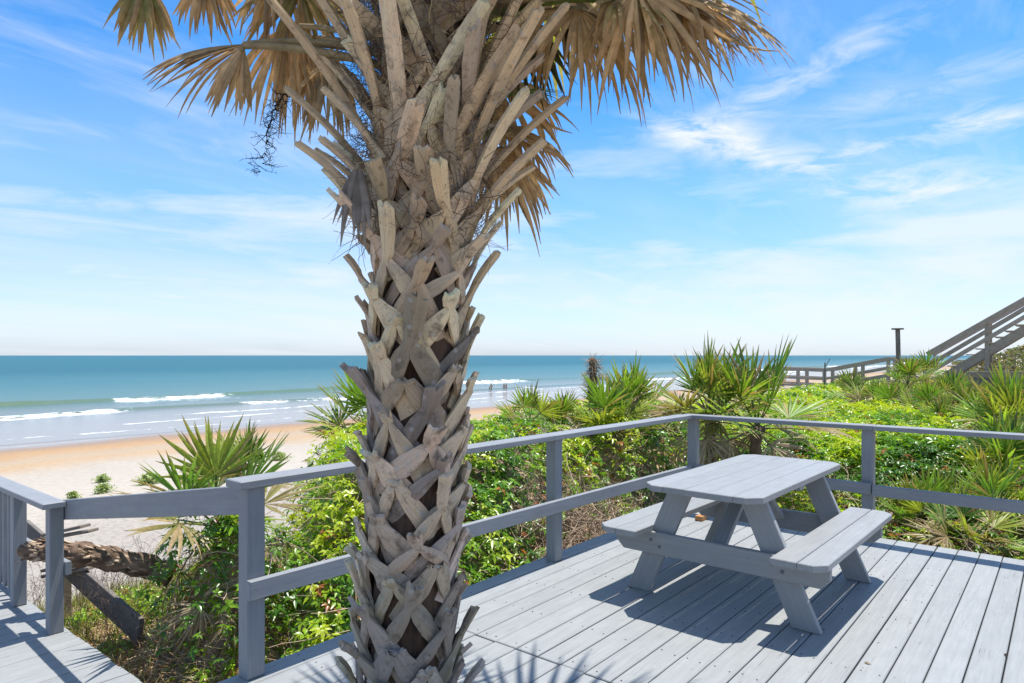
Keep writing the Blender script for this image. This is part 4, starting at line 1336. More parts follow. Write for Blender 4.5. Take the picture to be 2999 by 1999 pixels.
def boot_mesh(theta, zj, w, h, alpha, stem_len, out_ang, r0, seed, tint, twist=0.0, curve=0.6, r_j=0.045):
    """One husk: two arms rise from either side of the trunk, meet and run on as the stalk stub."""
    rs = np.random.default_rng(seed)
    rowsL, rowsR = [], []
    UV = []
    n1 = 6
    nz = rs.normal(0, 1, (3, 40))
    V, C, U = [], [], []
    rows = []           # each row: (Lo, Lm, Li, Ri, Rm, Ro)

    def surf(phi, z, r):
        c = pc(z)
        return c + np.array((math.cos(phi) * r, math.sin(phi) * r, 0))
    aL = alpha * rs.uniform(0.75, 1.2); aR = alpha * rs.uniform(0.75, 1.2)
    wk = {1: rs.uniform(0.8, 1.2), -1: rs.uniform(0.8, 1.2)}
    hL = h * rs.uniform(0.85, 1.15); hR = h * rs.uniform(0.85, 1.15)
    for i in range(n1 + 1):
        t = i / n1
        r = r0 + 0.004 + r_j * t ** 1.7
        row = []
        for side, al, hh in ((1, aL, hL), (-1, aR, hR)):
            phi = theta + side * al * (1 - t) ** 0.92
            z = zj - hh * (1 - t)
            # tangent along the arm, width across it
            dphi = -side * al * r
            dz = hh
            ln = math.hypot(dphi, dz)
            # perpendicular in the surface plane, pointing away from the other arm
            wx, wz = side * dz / ln, -side * dphi / ln
            if wz < 0: pass
            half = w * 0.46 * (wk[side] * (1 - t) + t) * (1.06 - 0.14 * t) * (1 + 0.04 * nz[0, i])
            inner = (phi - wx * half / r, z - wz * half)
            outer = (phi + wx * half / r, z + wz * half)
            if t > 0.70:          # merge the inner edges on the centre line
                k = (t - 0.70) / 0.30
                inner = (inner[0] * (1 - k) + theta * k, inner[1] * (1 - k) + (zj - 0.0 * h) * k)
            pi_ = surf(inner[0], inner[1], r - 0.002)
            pm_ = surf((inner[0] + outer[0]) / 2, (inner[1] + outer[1]) / 2, r + 0.006)
            po_ = surf(outer[0], outer[1], r - 0.004)
            row.append((po_, pm_, pi_))
        rows.append([row[0][0], row[0][1], row[0][2], row[1][2], row[1][1], row[1][0]])
    # the stub
    n2 = max(3, int(stem_len / 0.05) + 2)
    rad = np.array((math.cos(theta), math.sin(theta), 0)); tang = np.array((-math.sin(theta), math.cos(theta), 0)); up = np.array((0, 0, 1.0))
    p = surf(theta, zj, r0 + r_j)
    last = rows[-1]
    wl = np.linalg.norm(last[0] - last[5]) / 2
    ang = R(out_ang) * 0.55
    side_lean = rs.normal(0, 0.16 + twist)
    srows = []
    tipskew = rs.uniform(-1, 1) * 0.35
    for i in range(1, n2 + 1):
        t = i / n2
        ang2 = R(out_ang) * (0.55 + curve * t)
        d = up * math.cos(ang2) + rad * math.sin(ang2) + tang * side_lean
        d /= np.linalg.norm(d)
        p = p + d * (stem_len / n2)
        nrm = rad * math.cos(ang2) - up * math.sin(ang2)
        sd = np.cross(d, nrm); sd /= np.linalg.norm(sd)
        if sd.dot(tang) < 0: sd = -sd
        wend = w * (0.46 if stem_len > 0.16 else 0.44)
        ww = wl * (1 - min(t * 1.6, 1)) + wend * min(t * 1.6, 1)
        if stem_len > 0.2: ww *= (1 - 0.30 * t)
        ww *= (1 + 0.03 * nz[1, i % 40])
        sk = d * tipskew * ww if i == n2 else 0
        rag = (lambda: d * rs.normal(0, 0.010)) if i == n2 else (lambda: 0)
        cup = 0.22 * ww
        srows.append([p + sd * ww - nrm * cup * 1.3 + sk + rag(), p + sd * ww * 0.55 + rag() + sk * .5, p + sd * 0.001 + nrm * cup * 0.55 + rag(), p - sd * 0.001 + nrm * cup * 0.55, p - sd * ww * 0.55 + rag() - sk * .5, p - sd * ww - nrm * cup * 1.3 - sk + rag()])
    allr = rows + srows
    tint = np.array(tint)
    tot = len(allr) - 1
    for i, rr in enumerate(allr):
        for k, q in enumerate(rr):
            V.append(q)
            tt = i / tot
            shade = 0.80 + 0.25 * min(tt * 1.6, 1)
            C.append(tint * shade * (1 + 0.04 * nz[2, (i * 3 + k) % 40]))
            U.append((k / 5.0 * 0.5 + (0.5 if k > 2 else 0), tt * (h + stem_len) * 3))
    F = []
    for i in range(len(allr) - 1):
        b = i * 6
        for k in (0, 1, 3, 4):
            F.append((b + k, b + k + 1, b + k + 7, b + k + 6))
        if i >= len(rows) - 1:
            F.append((b + 2, b + 3, b + 9, b + 8))
    # join: give thickness by hand (inner skin + rim)
    V = np.array(V); F = np.array(F)
    # vertex normals
    e1 = V[F[:, 1]] - V[F[:, 0]]; e2 = V[F[:, 3]] - V[F[:, 0]]
    fn = np.cross(e1, e2); fn /= (np.linalg.norm(fn, axis=1, keepdims=True) + 1e-9)
    vn = np.zeros_like(V)
    for k in range(4):
        np.add.at(vn, F[:, k], fn)
    vn /= (np.linalg.norm(vn, axis=1, keepdims=True) + 1e-9)
    # outward test
    cen = pc(zj - h * 0.5)
    if np.sum(fn[0] * (V[F[0, 0]] - cen)) < 0:
        vn = -vn
        F = F[:, ::-1]
    th = 0.011 + 0.005 * rs.uniform()
    ths = np.concatenate([np.linspace(th * 0.7, th, len(rows)).repeat(6), np.full(len(srows) * 6, th * 1.15)])
    V2 = V - vn * ths[:, None]
    nV = len(V)
    edges = {}
    for f in F:
        for k in range(4):
            a, b = f[k], f[(k + 1) % 4]
            if (b, a) in edges: edges.pop((b, a))
            else: edges[(a, b)] = 1
    rim = np.array([(b, a, a + nV, b + nV) for a, b in edges])
    F2 = (F + nV)[:, ::-1]
    VV = np.concatenate([V, V2]); CC = np.array(C + C); UU = np.array(U + U)
    # pale broken end
    endi = [nV - 1 - k for k in range(6)] + [2 * nV - 1 - k for k in range(6)]
    if stem_len < 0.3:
        CC[endi] = CC[endi] * 1.15
    me = mesh_np('leaf_base', VV, np.concatenate([F, F2, rim]), smooth=True, cols=np.clip(CC, 0.01, 0.8), uvs=UU)
    try:
        me.set_sharp_from_angle(angle=R(38))
    except Exception:
        pass
    return me


def build_palm():
    base = Vector((PX, PY, -0.78))
    root = empty('cabbage_palm', base, 'tall palm with criss-cross husks on its trunk and brown hanging fronds, growing through the deck', 'palm')
    # core
    ring, segs = 22, 60
    V = []
    zs = np.linspace(-0.78, 3.35, segs + 1)
    for i, z in enumerate(zs):
        c = pc(z)
        r = 0.128 + 0.012 * sst(1.9, 2.6, z)
        for k in range(ring):
            th = 2 * math.pi * k / ring
            rr = r * (1 + 0.04 * rng.normal())
            V.append(c + np.array((math.cos(th) * rr, math.sin(th) * rr, 0)))
    idx = np.arange((segs + 1) * ring).reshape(segs + 1, ring)
    F = []
    for k in range(ring):
        k2 = (k + 1) % ring
        F.append(np.stack([idx[:-1, k], idx[:-1, k2], idx[1:, k2], idx[1:, k]], 1))
    me = mesh_np('trunk', np.array(V), np.concatenate(F), smooth=True)
    link('trunk', me, M['core'], root)
    # husks in a golden-angle spiral
    z = 0.06
    k = 0
    cam_az = math.atan2(-PY, -PX)
    GA = math.pi * (3 - math.sqrt(5))
    while z < 2.98:
        th = k * GA + rng.normal(0, 0.13)
        u = sst(1.55, 2.15, z)
        u2 = sst(2.25, 2.8, z)
        dz = 0.0155
        stem = (0.012 + 0.12 * rng.uniform() ** 1.8) * (1 - u) + rng.uniform(0.10, 0.40) * u
        stem += u2 * rng.uniform(0.05, 0.35)
        if 0.9 < z < 1.7 and rng.uniform() < 0.5: stem += rng.uniform(0.02, 0.07)
        out = rng.uniform(16, 48) * (1 - u) + rng.uniform(46, 78) * u
        out = out * (1 - u2 * 0.25)
        # low ones weathered grey with the crown's shade painted in, high ones tan
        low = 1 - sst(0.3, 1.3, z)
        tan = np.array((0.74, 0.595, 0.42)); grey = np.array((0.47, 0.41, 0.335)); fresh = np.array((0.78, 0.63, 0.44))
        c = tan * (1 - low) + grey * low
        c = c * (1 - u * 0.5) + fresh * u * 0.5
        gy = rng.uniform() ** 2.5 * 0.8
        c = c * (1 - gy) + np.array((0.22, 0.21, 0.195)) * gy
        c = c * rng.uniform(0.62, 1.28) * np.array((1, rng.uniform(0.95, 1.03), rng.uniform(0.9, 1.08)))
        w = rng.uniform(0.050, 0.086) * (1 + 0.02 * u)
        h = rng.uniform(0.115, 0.205)
        al = rng.uniform(0.66, 1.08)
        r0 = 0.128 + 0.012 * u + rng.uniform(0, 0.008)
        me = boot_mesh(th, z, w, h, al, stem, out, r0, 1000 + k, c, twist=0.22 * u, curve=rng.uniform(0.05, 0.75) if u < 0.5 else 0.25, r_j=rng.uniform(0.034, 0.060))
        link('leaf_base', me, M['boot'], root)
        z += dz * rng.uniform(0.8, 1.2)
        k += 1
    la, ra = YAW + R(90), YAW - R(90)
    for (th, z, st, ou) in ((la + .15, 2.02, .30, 72), (la - .1, 2.13, .46, 66), (la + .35, 2.22, .50, 62), (la + .05, 2.33, .55, 58), (la + .5, 2.40, .62, 46), (la + .75, 2.30, .40, 50), (la - .3, 2.05, .36, 75),
                            (ra - .2, 1.98, .34, 68), (ra + .1, 2.10, .42, 66), (ra - .45, 2.18, .48, 60), (ra - .1, 2.28, .50, 55), (ra - .6, 2.36, .52, 44), (ra - .9, 2.22, .38, 48), (ra + .3, 2.0, .38, 72), (ra - .3, 2.42, .6, 40)):
        c = np.array((0.62, 0.49, 0.33)) * rng.uniform(0.75, 1.1)
        me = boot_mesh(th, z, 0.072, 0.16, 0.8, st, ou, 0.142, 1900 + int(z * 1000), c, twist=0.05, curve=0.22, r_j=0.05)
        link('leaf_base', me, M['boot'], root)
    print('husks', k)
    return root


palm = build_palm()


def palm_crown(root):
    rs = np.random.default_rng(5)
    top = pc(2.85)
    DEAD = (0.56, 0.40, 0.22); DEADT = (0.40, 0.26, 0.13)
    SABAL = (0.11, 0.19, 0.035)
    n_f = 0

    def fr(hub_d, hub_dep, start_z, axis, normal, L, kind, mid_lift=0.25, **kw):
        nonlocal n_f
        n_f += 1
        hub = np.array(at(hub_d[0], hub_d[1], hub_dep)) if len(hub_d) == 2 else np.array(hub_d)
        s = pc(start_z)
        dirv = hub - s; dirv[2] = 0; dirv /= np.linalg.norm(dirv)
        p0 = s + dirv * 0.10
        mid = (p0 + hub) / 2 + np.array((0, 0, mid_lift))
        pet = bez(p0, mid, hub, 9)
        if kind == 'dead':
            d = dict(n=30, wmin=0.011, spread=118, width=0.036, fuse=0.46, droop=0.55, col=DEAD, tip=DEADT, tipfrac=0.5, seg=8, pet_col=(0.40, 0.33, 0.20), pet_r=0.015, jit=1.7, curl=0.35, colvar=0.28)
        elif kind == 'half':
            d = dict(n=30, wmin=0.011, spread=120, width=0.034, fuse=0.46, droop=0.40, deadfrac=0.35, col=(0.24, 0.22, 0.06), tip=(0.50, 0.335, 0.17), tipfrac=0.08, seg=8, pet_col=(0.16, 0.22, 0.05), pet_r=0.016, jit=1.5, curl=0.25, colvar=0.25)
        else:
            d = dict(n=38, spread=125, width=0.021, fuse=0.42, droop=0.16, col=SABAL, tip=(0.28, 0.22, 0.10), tipfrac=0.72, seg=8, pet_col=(0.15, 0.23, 0.05), pet_r=0.017, jit=1.0, curl=0.2, colvar=0.18)
        d.update(kw)
        me = frond_mesh('frond', hub, axis, normal, L, petiole=pet, seed=500 + n_f, **d)
        link('frond', me, M['frond'] if kind == 'green' else M['dead_frond'], root)

    Rt, Fw, Up = np.array(CR), np.array(CF), np.array((0, 0, 1.0))
    # --- fronds seen in the photograph (hub point, depth)
    fr((575, 100), 2.45, 2.55, -Rt * 1.0 - Up * 0.10 + Fw * .1, Fw * -0.7 + Up * 0.6, 0.44, 'dead', 0.05, spread=17, droop=0.28, n=18, jit=0.8, fuse=0.62, width=.02)
    fr((560, 105), 2.42, 2.50, -Rt * 0.50 - Up * 1.0, Fw * -1.0 + Up * 0.1, 0.26, 'dead', 0.05, spread=30, droop=0.15, n=16, jit=1.2, fuse=0.5)
    fr((330, -45), 2.6, 2.75, -Rt * 0.05 - Up * 1.0, Fw * -1.0 + Rt * .3, 0.29, 'half', 0.15, spread=42, droop=0.3, fuse=0.45, col=(.14, .2, .05))
    fr((470, -60), 2.7, 2.80, -Rt * 0.1 - Up * 1.0, Fw * -1.0, 0.25, 'dead', 0.15, spread=60)
    fr((620, -60), 2.9, 2.80, Rt * 0.1 - Up * 1.0, Fw * -1.0, 0.30, 'dead', 0.12, spread=75)
    fr((700, 85), 3.0, 2.55, -Rt * 0.05 - Up * 1.0, Fw * -1.0 - Rt * .2, 0.42, 'dead', 0.05, spread=60, droop=0.6)
    fr((770, 135), 2.95, 2.5, -Rt * 0.12 - Up * 1.0, Fw * -1.0, 0.34, 'dead', 0.05, spread=55, droop=0.6, col=(0.44, 0.35, 0.22))
    fr((690, -30), 2.9, 2.85, -Rt * .2 - Up * 1.0, Fw * -1.0, 0.40, 'half', 0.15, spread=90, droop=0.5)
    # right side
    fr((1330, 20), 2.5, 2.60, Rt * 0.4 - Up * 0.6, Up * 1.0 - Fw * 0.6, 0.46, 'dead', 0.06, spread=105, droop=0.6)
    fr((1420, 0), 2.45, 2.66, Rt * 0.8 - Up * 0.4, Up * 1.0 - Fw * 0.5, 0.48, 'half', 0.08, spread=110, droop=0.5)
    fr((1520, -20), 2.5, 2.72, Rt * 1.0 - Up * 0.15, Up * 1.0 - Fw * 0.5, 0.46, 'dead', 0.12, spread=112, droop=0.5)
    fr((1470, 5), 2.65, 2.72, Rt * 1.0 - Up * 0.45, Up * 1.0 - Fw * 0.7, 0.46, 'half', 0.1, spread=80, droop=0.3)
    fr((1580, -30), 2.6, 2.78, Rt * 1.0 - Up * 0.6, Up * 1.0 - Fw * 0.7, 0.42, 'dead', 0.15, spread=100, droop=0.5)
    fr((1400, -40), 2.75, 2.8, Rt * .4 - Up * 1.0, -Fw, 0.48, 'dead', 0.15, spread=100, droop=0.5)
    fr((1290, -20), 2.7, 2.7, Rt * 0.2 - Up * 1.0, -Fw + Rt * .2, 0.40, 'dead', 0.1, spread=80, droop=0.6)
    fr((1560, 10), 2.4, 2.7, Rt * 1.0 - Up * 0.5, Up * 1.0 - Fw * 0.9, 0.34, 'dead', 0.1, spread=100, droop=0.6)
    fr((1460, -30), 2.3, 2.75, Rt * 0.6 - Up * 1.0, -Fw, 0.40, 'dead', 0.12, spread=90, droop=0.6)
    fr((1150, 200), 2.85, 2.3, Rt * 0.7 - Up * 0.9, -Fw + Rt * .1, 0.40, 'dead', 0.02, spread=70, droop=0.6, n=30)
    fr((660, 60), 2.95, 2.6, -Rt * 0.2 - Up * 1.0, -Fw, 0.46, 'dead', 0.05, spread=60, droop=0.7)
    fr((1180, 45), 2.75, 2.6, Rt * 0.5 - Up * 1.0, Fw * -1.0, 0.36, 'half', 0.05, spread=55, droop=0.45, col=(0.07, 0.10, 0.03), tip=(0.12, 0.11, 0.05))
    fr((1165, 215), 2.75, 2.25, Rt * 1.0 + Up * 0.10, Up * 1.0 - Fw * .3, 0.24, 'green', 0.02, spread=55, droop=0.25, n=14)
    fr((1150, 290), 2.8, 2.2, Rt * 1.0 - Up * 0.35, Up * 1.0 - Fw * .6, 0.34, 'half', 0.02, spread=60, droop=0.45, n=30, col=(.5, .36, .19))
    fr((1150, 340), 2.85, 2.15, Rt * 0.35 - Up * 1.0, -Fw + Rt * .2, 0.38, 'dead', 0.02, spread=60, droop=0.5, n=30)
    # grey withered frond hanging on the left of the trunk
    fr((822, 375), 2.12, 2.18, -Rt * 0.10 - Up * 1.0, Fw * -1.0, 0.24, 'dead', 0.0, spread=26, droop=0.5, n=14, col=(0.24, 0.21, 0.18), tip=(0.33, 0.31, 0.28), pet_r=0.008)
    # --- the rest of the crown above the picture: throws the dappled shade
    for k in range(26):
        azm = k * 2.39996 + 0.3
        el = R(4 + 64 * (k / 26.0))
        dr = np.array((math.cos(azm) * math.cos(el), math.sin(azm) * math.cos(el), math.sin(el)))
        s = pc(2.95 + 0.012 * k)
        lf = 1 - 0.62 * max(0, math.sin(azm)) + 0.12 * max(0, math.cos(azm))
        ln = rs.uniform(0.80, 1.25) * lf
        hub = s + dr * ln + np.array((0, 0, 0.12))
        if hub[2] < 3.25:
            hub[2] = 3.25 + rs.uniform(0, .1)
        p0 = s + dr * 0.08
        pet = bez(p0, (p0 + hub) / 2 + np.array((0, 0, 0.12)), hub, 7)
        kind = 'half' if k < 4 else 'green'
        nrm = np.array((-math.cos(azm) * math.sin(el), -math.sin(azm) * math.sin(el), math.cos(el)))
        c = dict(dead=DEAD, half=(0.2, 0.19, 0.05), green=SABAL)[kind]
        me = frond_mesh('frond', hub, dr - Up * 0.25, nrm, rs.uniform(0.70, 0.92) * lf, n=34, spread=120, width=0.022, fuse=0.40, droop=0.5 if kind == 'dead' else 0.2,
                        petiole=pet, col=c, tip=(0.28, 0.22, 0.10), tipfrac=0.6, seg=7, seed=700 + k, pet_col=(0.16, 0.22, 0.06), pet_r=0.016, curl=0.2)
        link('frond', me, M['dead_frond'] if kind == 'dead' else M['frond'], root)
    # fibre webbing between the stalks
    n = 5200
    zz = 3.05 - 1.15 * rng.uniform(0, 1, n) ** 1.7
    th = rng.uniform(0, 2 * math.pi, n)
    c = np.array([pc(q) for q in zz])
    r = rng.uniform(0.15, 0.235, n) + 0.05 * sst(2.3, 2.8, zz)
    p = c + np.stack([np.cos(th) * r, np.sin(th) * r, np.zeros(n)], 1)
    d = np.stack([np.cos(th) * .5, np.sin(th) * .5, rng.normal(0, .6, n)], 1) + rng.normal(0, .5, (n, 3))
    W_ = wander(p, d, n, 9, rng.uniform(0.008, 0.022, n), 0.35, -0.04)
    cols = np.array([(0.20, 0.12, 0.08), (0.30, 0.20, 0.11), (0.14, 0.12, 0.11), (0.42, 0.33, 0.18)])[rng.integers(0, 4, n)] * rng.uniform(.7, 1.2, (n, 1))
    me = tubes('fibre', W_, rng.uniform(0.0007, 0.0019, n), cols, None, ring=3)
    o = link('fibre', me, M['twig'], root); o['kind'] = 'stuff'
    # dead fruit stalk hanging left
    pts = [at(700, 235, 2.55), at(650, 215, 2.55), at(625, 260, 2.52), at(612, 320, 2.5), at(600, 405, 2.5)]
    main = []
    P = [np.array(q) for q in pts]
    for i in range(len(P) - 1):
        for t in np.linspace(0, 1, 8, endpoint=False):
            main.append(P[i] * (1 - t) + P[i + 1] * t + rs.normal(0, 0.003, 3))
    main = np.array(main)
    paths = [main[i:i + 8] for i in range(0, len(main) - 8, 6)]
    rad = [0.005 - 0.0005 * i for i in range(len(paths))]
    for i in range(8, len(main), 1):
        for q in range(3):
            d = rs.normal(size=(1, 3)); d[0, 2] = -abs(d[0, 2]) * 0.5
            a = wander(main[i][None], d, 1, 8, 0.009 * rs.uniform(.6, 1.3), 0.3, 0, rs)[0]
            paths.append(a); rad.append(0.0016)
            for m_ in (3, 5, 7):
                d = rs.normal(size=(1, 3))
                b = wander(a[m_][None], d, 1, 8, 0.004 * rs.uniform(.6, 1.3), 0.3, 0, rs)[0]
                paths.append(b); rad.append(0.0009)
    me = tubes('fruit_stalk', np.array(paths), np.array(rad), np.tile((0.045, 0.035, 0.03), (len(paths), 1)), None, ring=3)
    link('fruit_stalk', me, M['twig'], root)


palm_crown(palm)


# ------------------------------------------------------------------ fallen log and old stair left of the palm
def fallen_log():
    p0 = np.array(at(44, 1263, 5.02)); p1 = np.array(at(395, 1318, 5.3))
    mid = np.array(at(190, 1258, 5.2))
    pts = bez(p0, mid, p1, 26)
    root = empty('fallen_log', Vector(p1), 'shaggy brown fallen palm log leaning through the landing railing', 'log')
    ring = 14
    V, C = [], []
    rs = np.random.default_rng(3)
    for i, q in enumerate(pts):
        t = i / 25
        d = pts[min(i + 1, 25)] - pts[max(i - 1, 0)]; d /= np.linalg.norm(d)
        s1 = np.cross(d, (0, 0, 1.0)); s1 /= np.linalg.norm(s1); s2 = np.cross(s1, d)
        r = 0.074 * (0.55 + 0.45 * min(t * 7, 1)) * (1 + 0.1 * math.sin(i * 1.3)) + 0.01 * t
        for k in range(ring):
            th = 2 * math.pi * k / ring
            rr = r * (1 + 0.12 * rs.normal())
            V.append(q + s1 * math.cos(th) * rr + s2 * math.sin(th) * rr)
            C.append(np.array((0.17, 0.115, 0.08)) * rs.uniform(.4, 1.5))
    idx = np.arange(26 * ring).reshape(26, ring)
    F = []
    for k in range(ring):
        k2 = (k + 1) % ring
        F.append(np.stack([idx[:-1, k], idx[:-1, k2], idx[1:, k2], idx[1:, k]], 1))
    V.append(p0 - (pts[1] - pts[0]) * 0.6); C.append((0.3, 0.22, 0.13))
    T = np.array([(k, len(V) - 1, (k + 1) % ring) for k in range(ring)])
    me = mesh_np('trunk', np.array(V), [np.concatenate(F), T], cols=np.array(C))
    link('trunk', me, M['twig'], root)
    # bark scales
    for n in range(280):
        i = rs.integers(3, 25); q = pts[i]
        d = pts[min(i + 1, 25)] - pts[i - 1]; d /= np.linalg.norm(d)
        s1 = np.cross(d, (0, 0, 1.0)); s1 /= np.linalg.norm(s1); s2 = np.cross(s1, d)
        th = rs.uniform(0, 2 * math.pi)
        o_ = s1 * math.cos(th) + s2 * math.sin(th); tg = np.cross(d, o_)
        t = i / 25
        r = 0.078 * (0.6 + 0.4 * min(t * 7, 1))
        c0 = q + o_ * r * 0.92
        L_, w_ = rs.uniform(0.03, 0.075), rs.uniform(0.006, 0.018)
        dd = -d + o_ * rs.uniform(0.05, 0.35) + tg * rs.normal(0, 0.45); dd /= np.linalg.norm(dd)
        tv = np.cross(dd, o_)
        vv = [c0 - tv * w_, c0 + tv * w_, c0 + dd * L_ + tv * w_ * .5 + o_ * .004, c0 + dd * L_ - tv * w_ * .5 + o_ * .004]
        vv = vv + [v - o_ * 0.006 for v in vv]
        f = [(0, 1, 2, 3), (7, 6, 5, 4), (0, 4, 5, 1), (1, 5, 6, 2), (2, 6, 7, 3), (3, 7, 4, 0)]
        cc = np.array([(0.36, 0.26, 0.18), (0.20, 0.135, 0.095), (0.50, 0.38, 0.27)])[rs.integers(0, 3)] * rs.uniform(.7, 1.25)
        me = mesh_np('bark_scale', np.array(vv), np.array(f), cols=np.tile(cc, (8, 1)))
        link('bark_scale', me, M['twig'], root)


fallen_log()


def old_stair():
    wd = M['weathered_dark']
    p_top = at(60, 1215, 6.9); p_bot = at(290, 1420, 5.15)
    root = empty('old_stair', p_bot, 'weathered dark stair plank with broken treads lying beside the landing', 'old stair')
    d = (p_bot - p_top).normalized()
    board('stringer', p_top, p_bot + d * 0.28, 0.19, 0.038, wd, root, up=-CF)
    for (a, b) in (((146, 1222), (196, 1207)), ((146, 1232), (215, 1217)), ((146, 1303), (196, 1290)), ((146, 1316), (214, 1302))):
        q0, q1 = at(a[0] - 40, a[1] + 5, 5.9), at(b[0], b[1], 5.75)
        board('stair_tread', q0, q1, 0.10, 0.026, M['weathered'], root, up=(0, 0, 1))
    board('stair_post', at(150, 1318, 6.2) + Vector((0, 0, 0.1)), at(150, 1420, 6.2), 0.08, 0.08, M['weathered'], root, up=(1, 0, 0))


old_stair()


# ------------------------------------------------------------------ far stair, walkway, post, wall, scrub
def far_stair():
    w, wd = M['pale_weathered'], M['weathered_dark']
    dS = Vector((0, 1, 0))
    # bottom of the near stringer and a point at the right frame edge
    pb = at(2125, 872, 24.6)
    x0 = pb.x
    root = empty('far_stair', Vector((x0, pb.y, float(ground_h(x0, pb.y)))), 'brown wooden stair with railing rising to the right over the far dune', 'stair')
    def on(ud, vd, dx=0.0):
        # point on the vertical plane x = x0+dx seen at the photo point
        dirv = (at(ud, vd, 1.0) - Vector((0, 0, CAM_Z)))
        t = (x0 + dx) / dirv.x
        return Vector((0, 0, CAM_Z)) + dirv * t
    def extend(a, b, k):
        return b + (b - a) * k
    for dx in (0.0, 1.15):
        A, B = on(2125, 893), on(2352, 757)
        off = Vector((dx, 0, 0))
        B = extend(A, B, 0.25)
        board('stringer', A + off, B + off, 0.29, 0.05, w, root, up=(1, 0, 0))
        for (a, b, ww) in (((2130, 814), (2352, 689), 0.185), ((2130, 840.5), (2352, 710), 0.145), ((2130, 858), (2352, 728.5), 0.145)):
            if dx > 0 and ww < 0.15: continue
            pa, pb_ = on(*a), on(*b)
            pb_ = extend(pa, pb_, 0.25)
            board('hand_rail' if ww > .135 else 'side_rail', pa + off + Vector((-0.05, 0, 0)), pb_ + off + Vector((-0.05, 0, 0)), ww, 0.04, w, root, up=(1, 0, 0))
        top = on(2267, 737) + off
        foot = Vector((top.x, top.y, float(ground_h(top.x, top.y)) - 0.1))
        board('support_leg', foot + Vector((.012, 0, 0)), top + Vector((.012, 0, 0)), 0.13, 0.115, w, root, up=(1, 0, 0))
        top = on(2420, 650) + off
        foot = Vector((top.x, top.y, float(ground_h(top.x, top.y)) - 0.1))
        board('support_leg', foot + Vector((.012, 0, 0)), top + Vector((.012, 0, 0)), 0.13, 0.115, w, root, up=(1, 0, 0))
    A, B = on(2125, 884), on(2352, 747)
    B = extend(A, B, 0.25)
    n = int(abs(B.z - A.z) / 0.19)
    for k in range(n + 1):
        t = k / n
        p = A.lerp(B, t) + Vector((0, 0, 0.10))
        board('stair_tread', p + Vector((-0.05, 0, 0)), p + Vector((1.2, 0, 0)), 0.28, 0.04, w, root)


def walkway():
    w = M['pale_weathered']
    P = [(2132, 834, 24.0), (2040, 823, 25.0), (1893, 850, 26.5), (1775, 846, 28.0)]
    pts = [at(*p) for p in P]
    pts = [Vector((p.x, p.y, p.z)) for p in pts]
    root = empty('walkway', Vector((pts[1].x, pts[1].y, float(ground_h(pts[1].x, pts[1].y)))), 'low weathered wooden walkway with three-rail fence leading from the far stair to the beach', 'walkway')
    side = Vector((1.2, 0, 0))
    for off in (Vector((0, 0, 0)), side):
        for i in range(3):
            a, b = pts[i] + off, pts[i + 1] + off
            for dz, ww in ((0, 0.13), (-0.34, 0.10), (-0.62, 0.12)):
                board('walkway_rail', a + Vector((0, 0, dz)), b + Vector((0, 0, dz)), ww, 0.04, w, root, up=(1, 0, 0))
        for i, t in ((0, .5), (1, 0.0), (1, .5), (2, 0.0), (2, .5), (2, 1.0)):
            p = pts[i].lerp(pts[i + 1], t) + off + Vector((0.045, 0, 0))
            gz = min(float(ground_h(p.x, p.y)), p.z - 0.8)
            board('walkway_post', Vector((p.x, p.y, gz - 0.1)), p + Vector((0, 0, 0.04)), 0.12, 0.12, w, root, up=(1, 0, 0))
    # floor planks
    for i in range(3):
        a, b = pts[i], pts[i + 1]
        n = max(4, int((b - a).length / 0.15))
        for k in range(n):
            p = a.lerp(b, (k + .5) / n) + Vector((0, 0, -0.80))
            board('walkway_plank', p, p + side, 0.135, 0.035, w, root)


far_stair(); walkway()


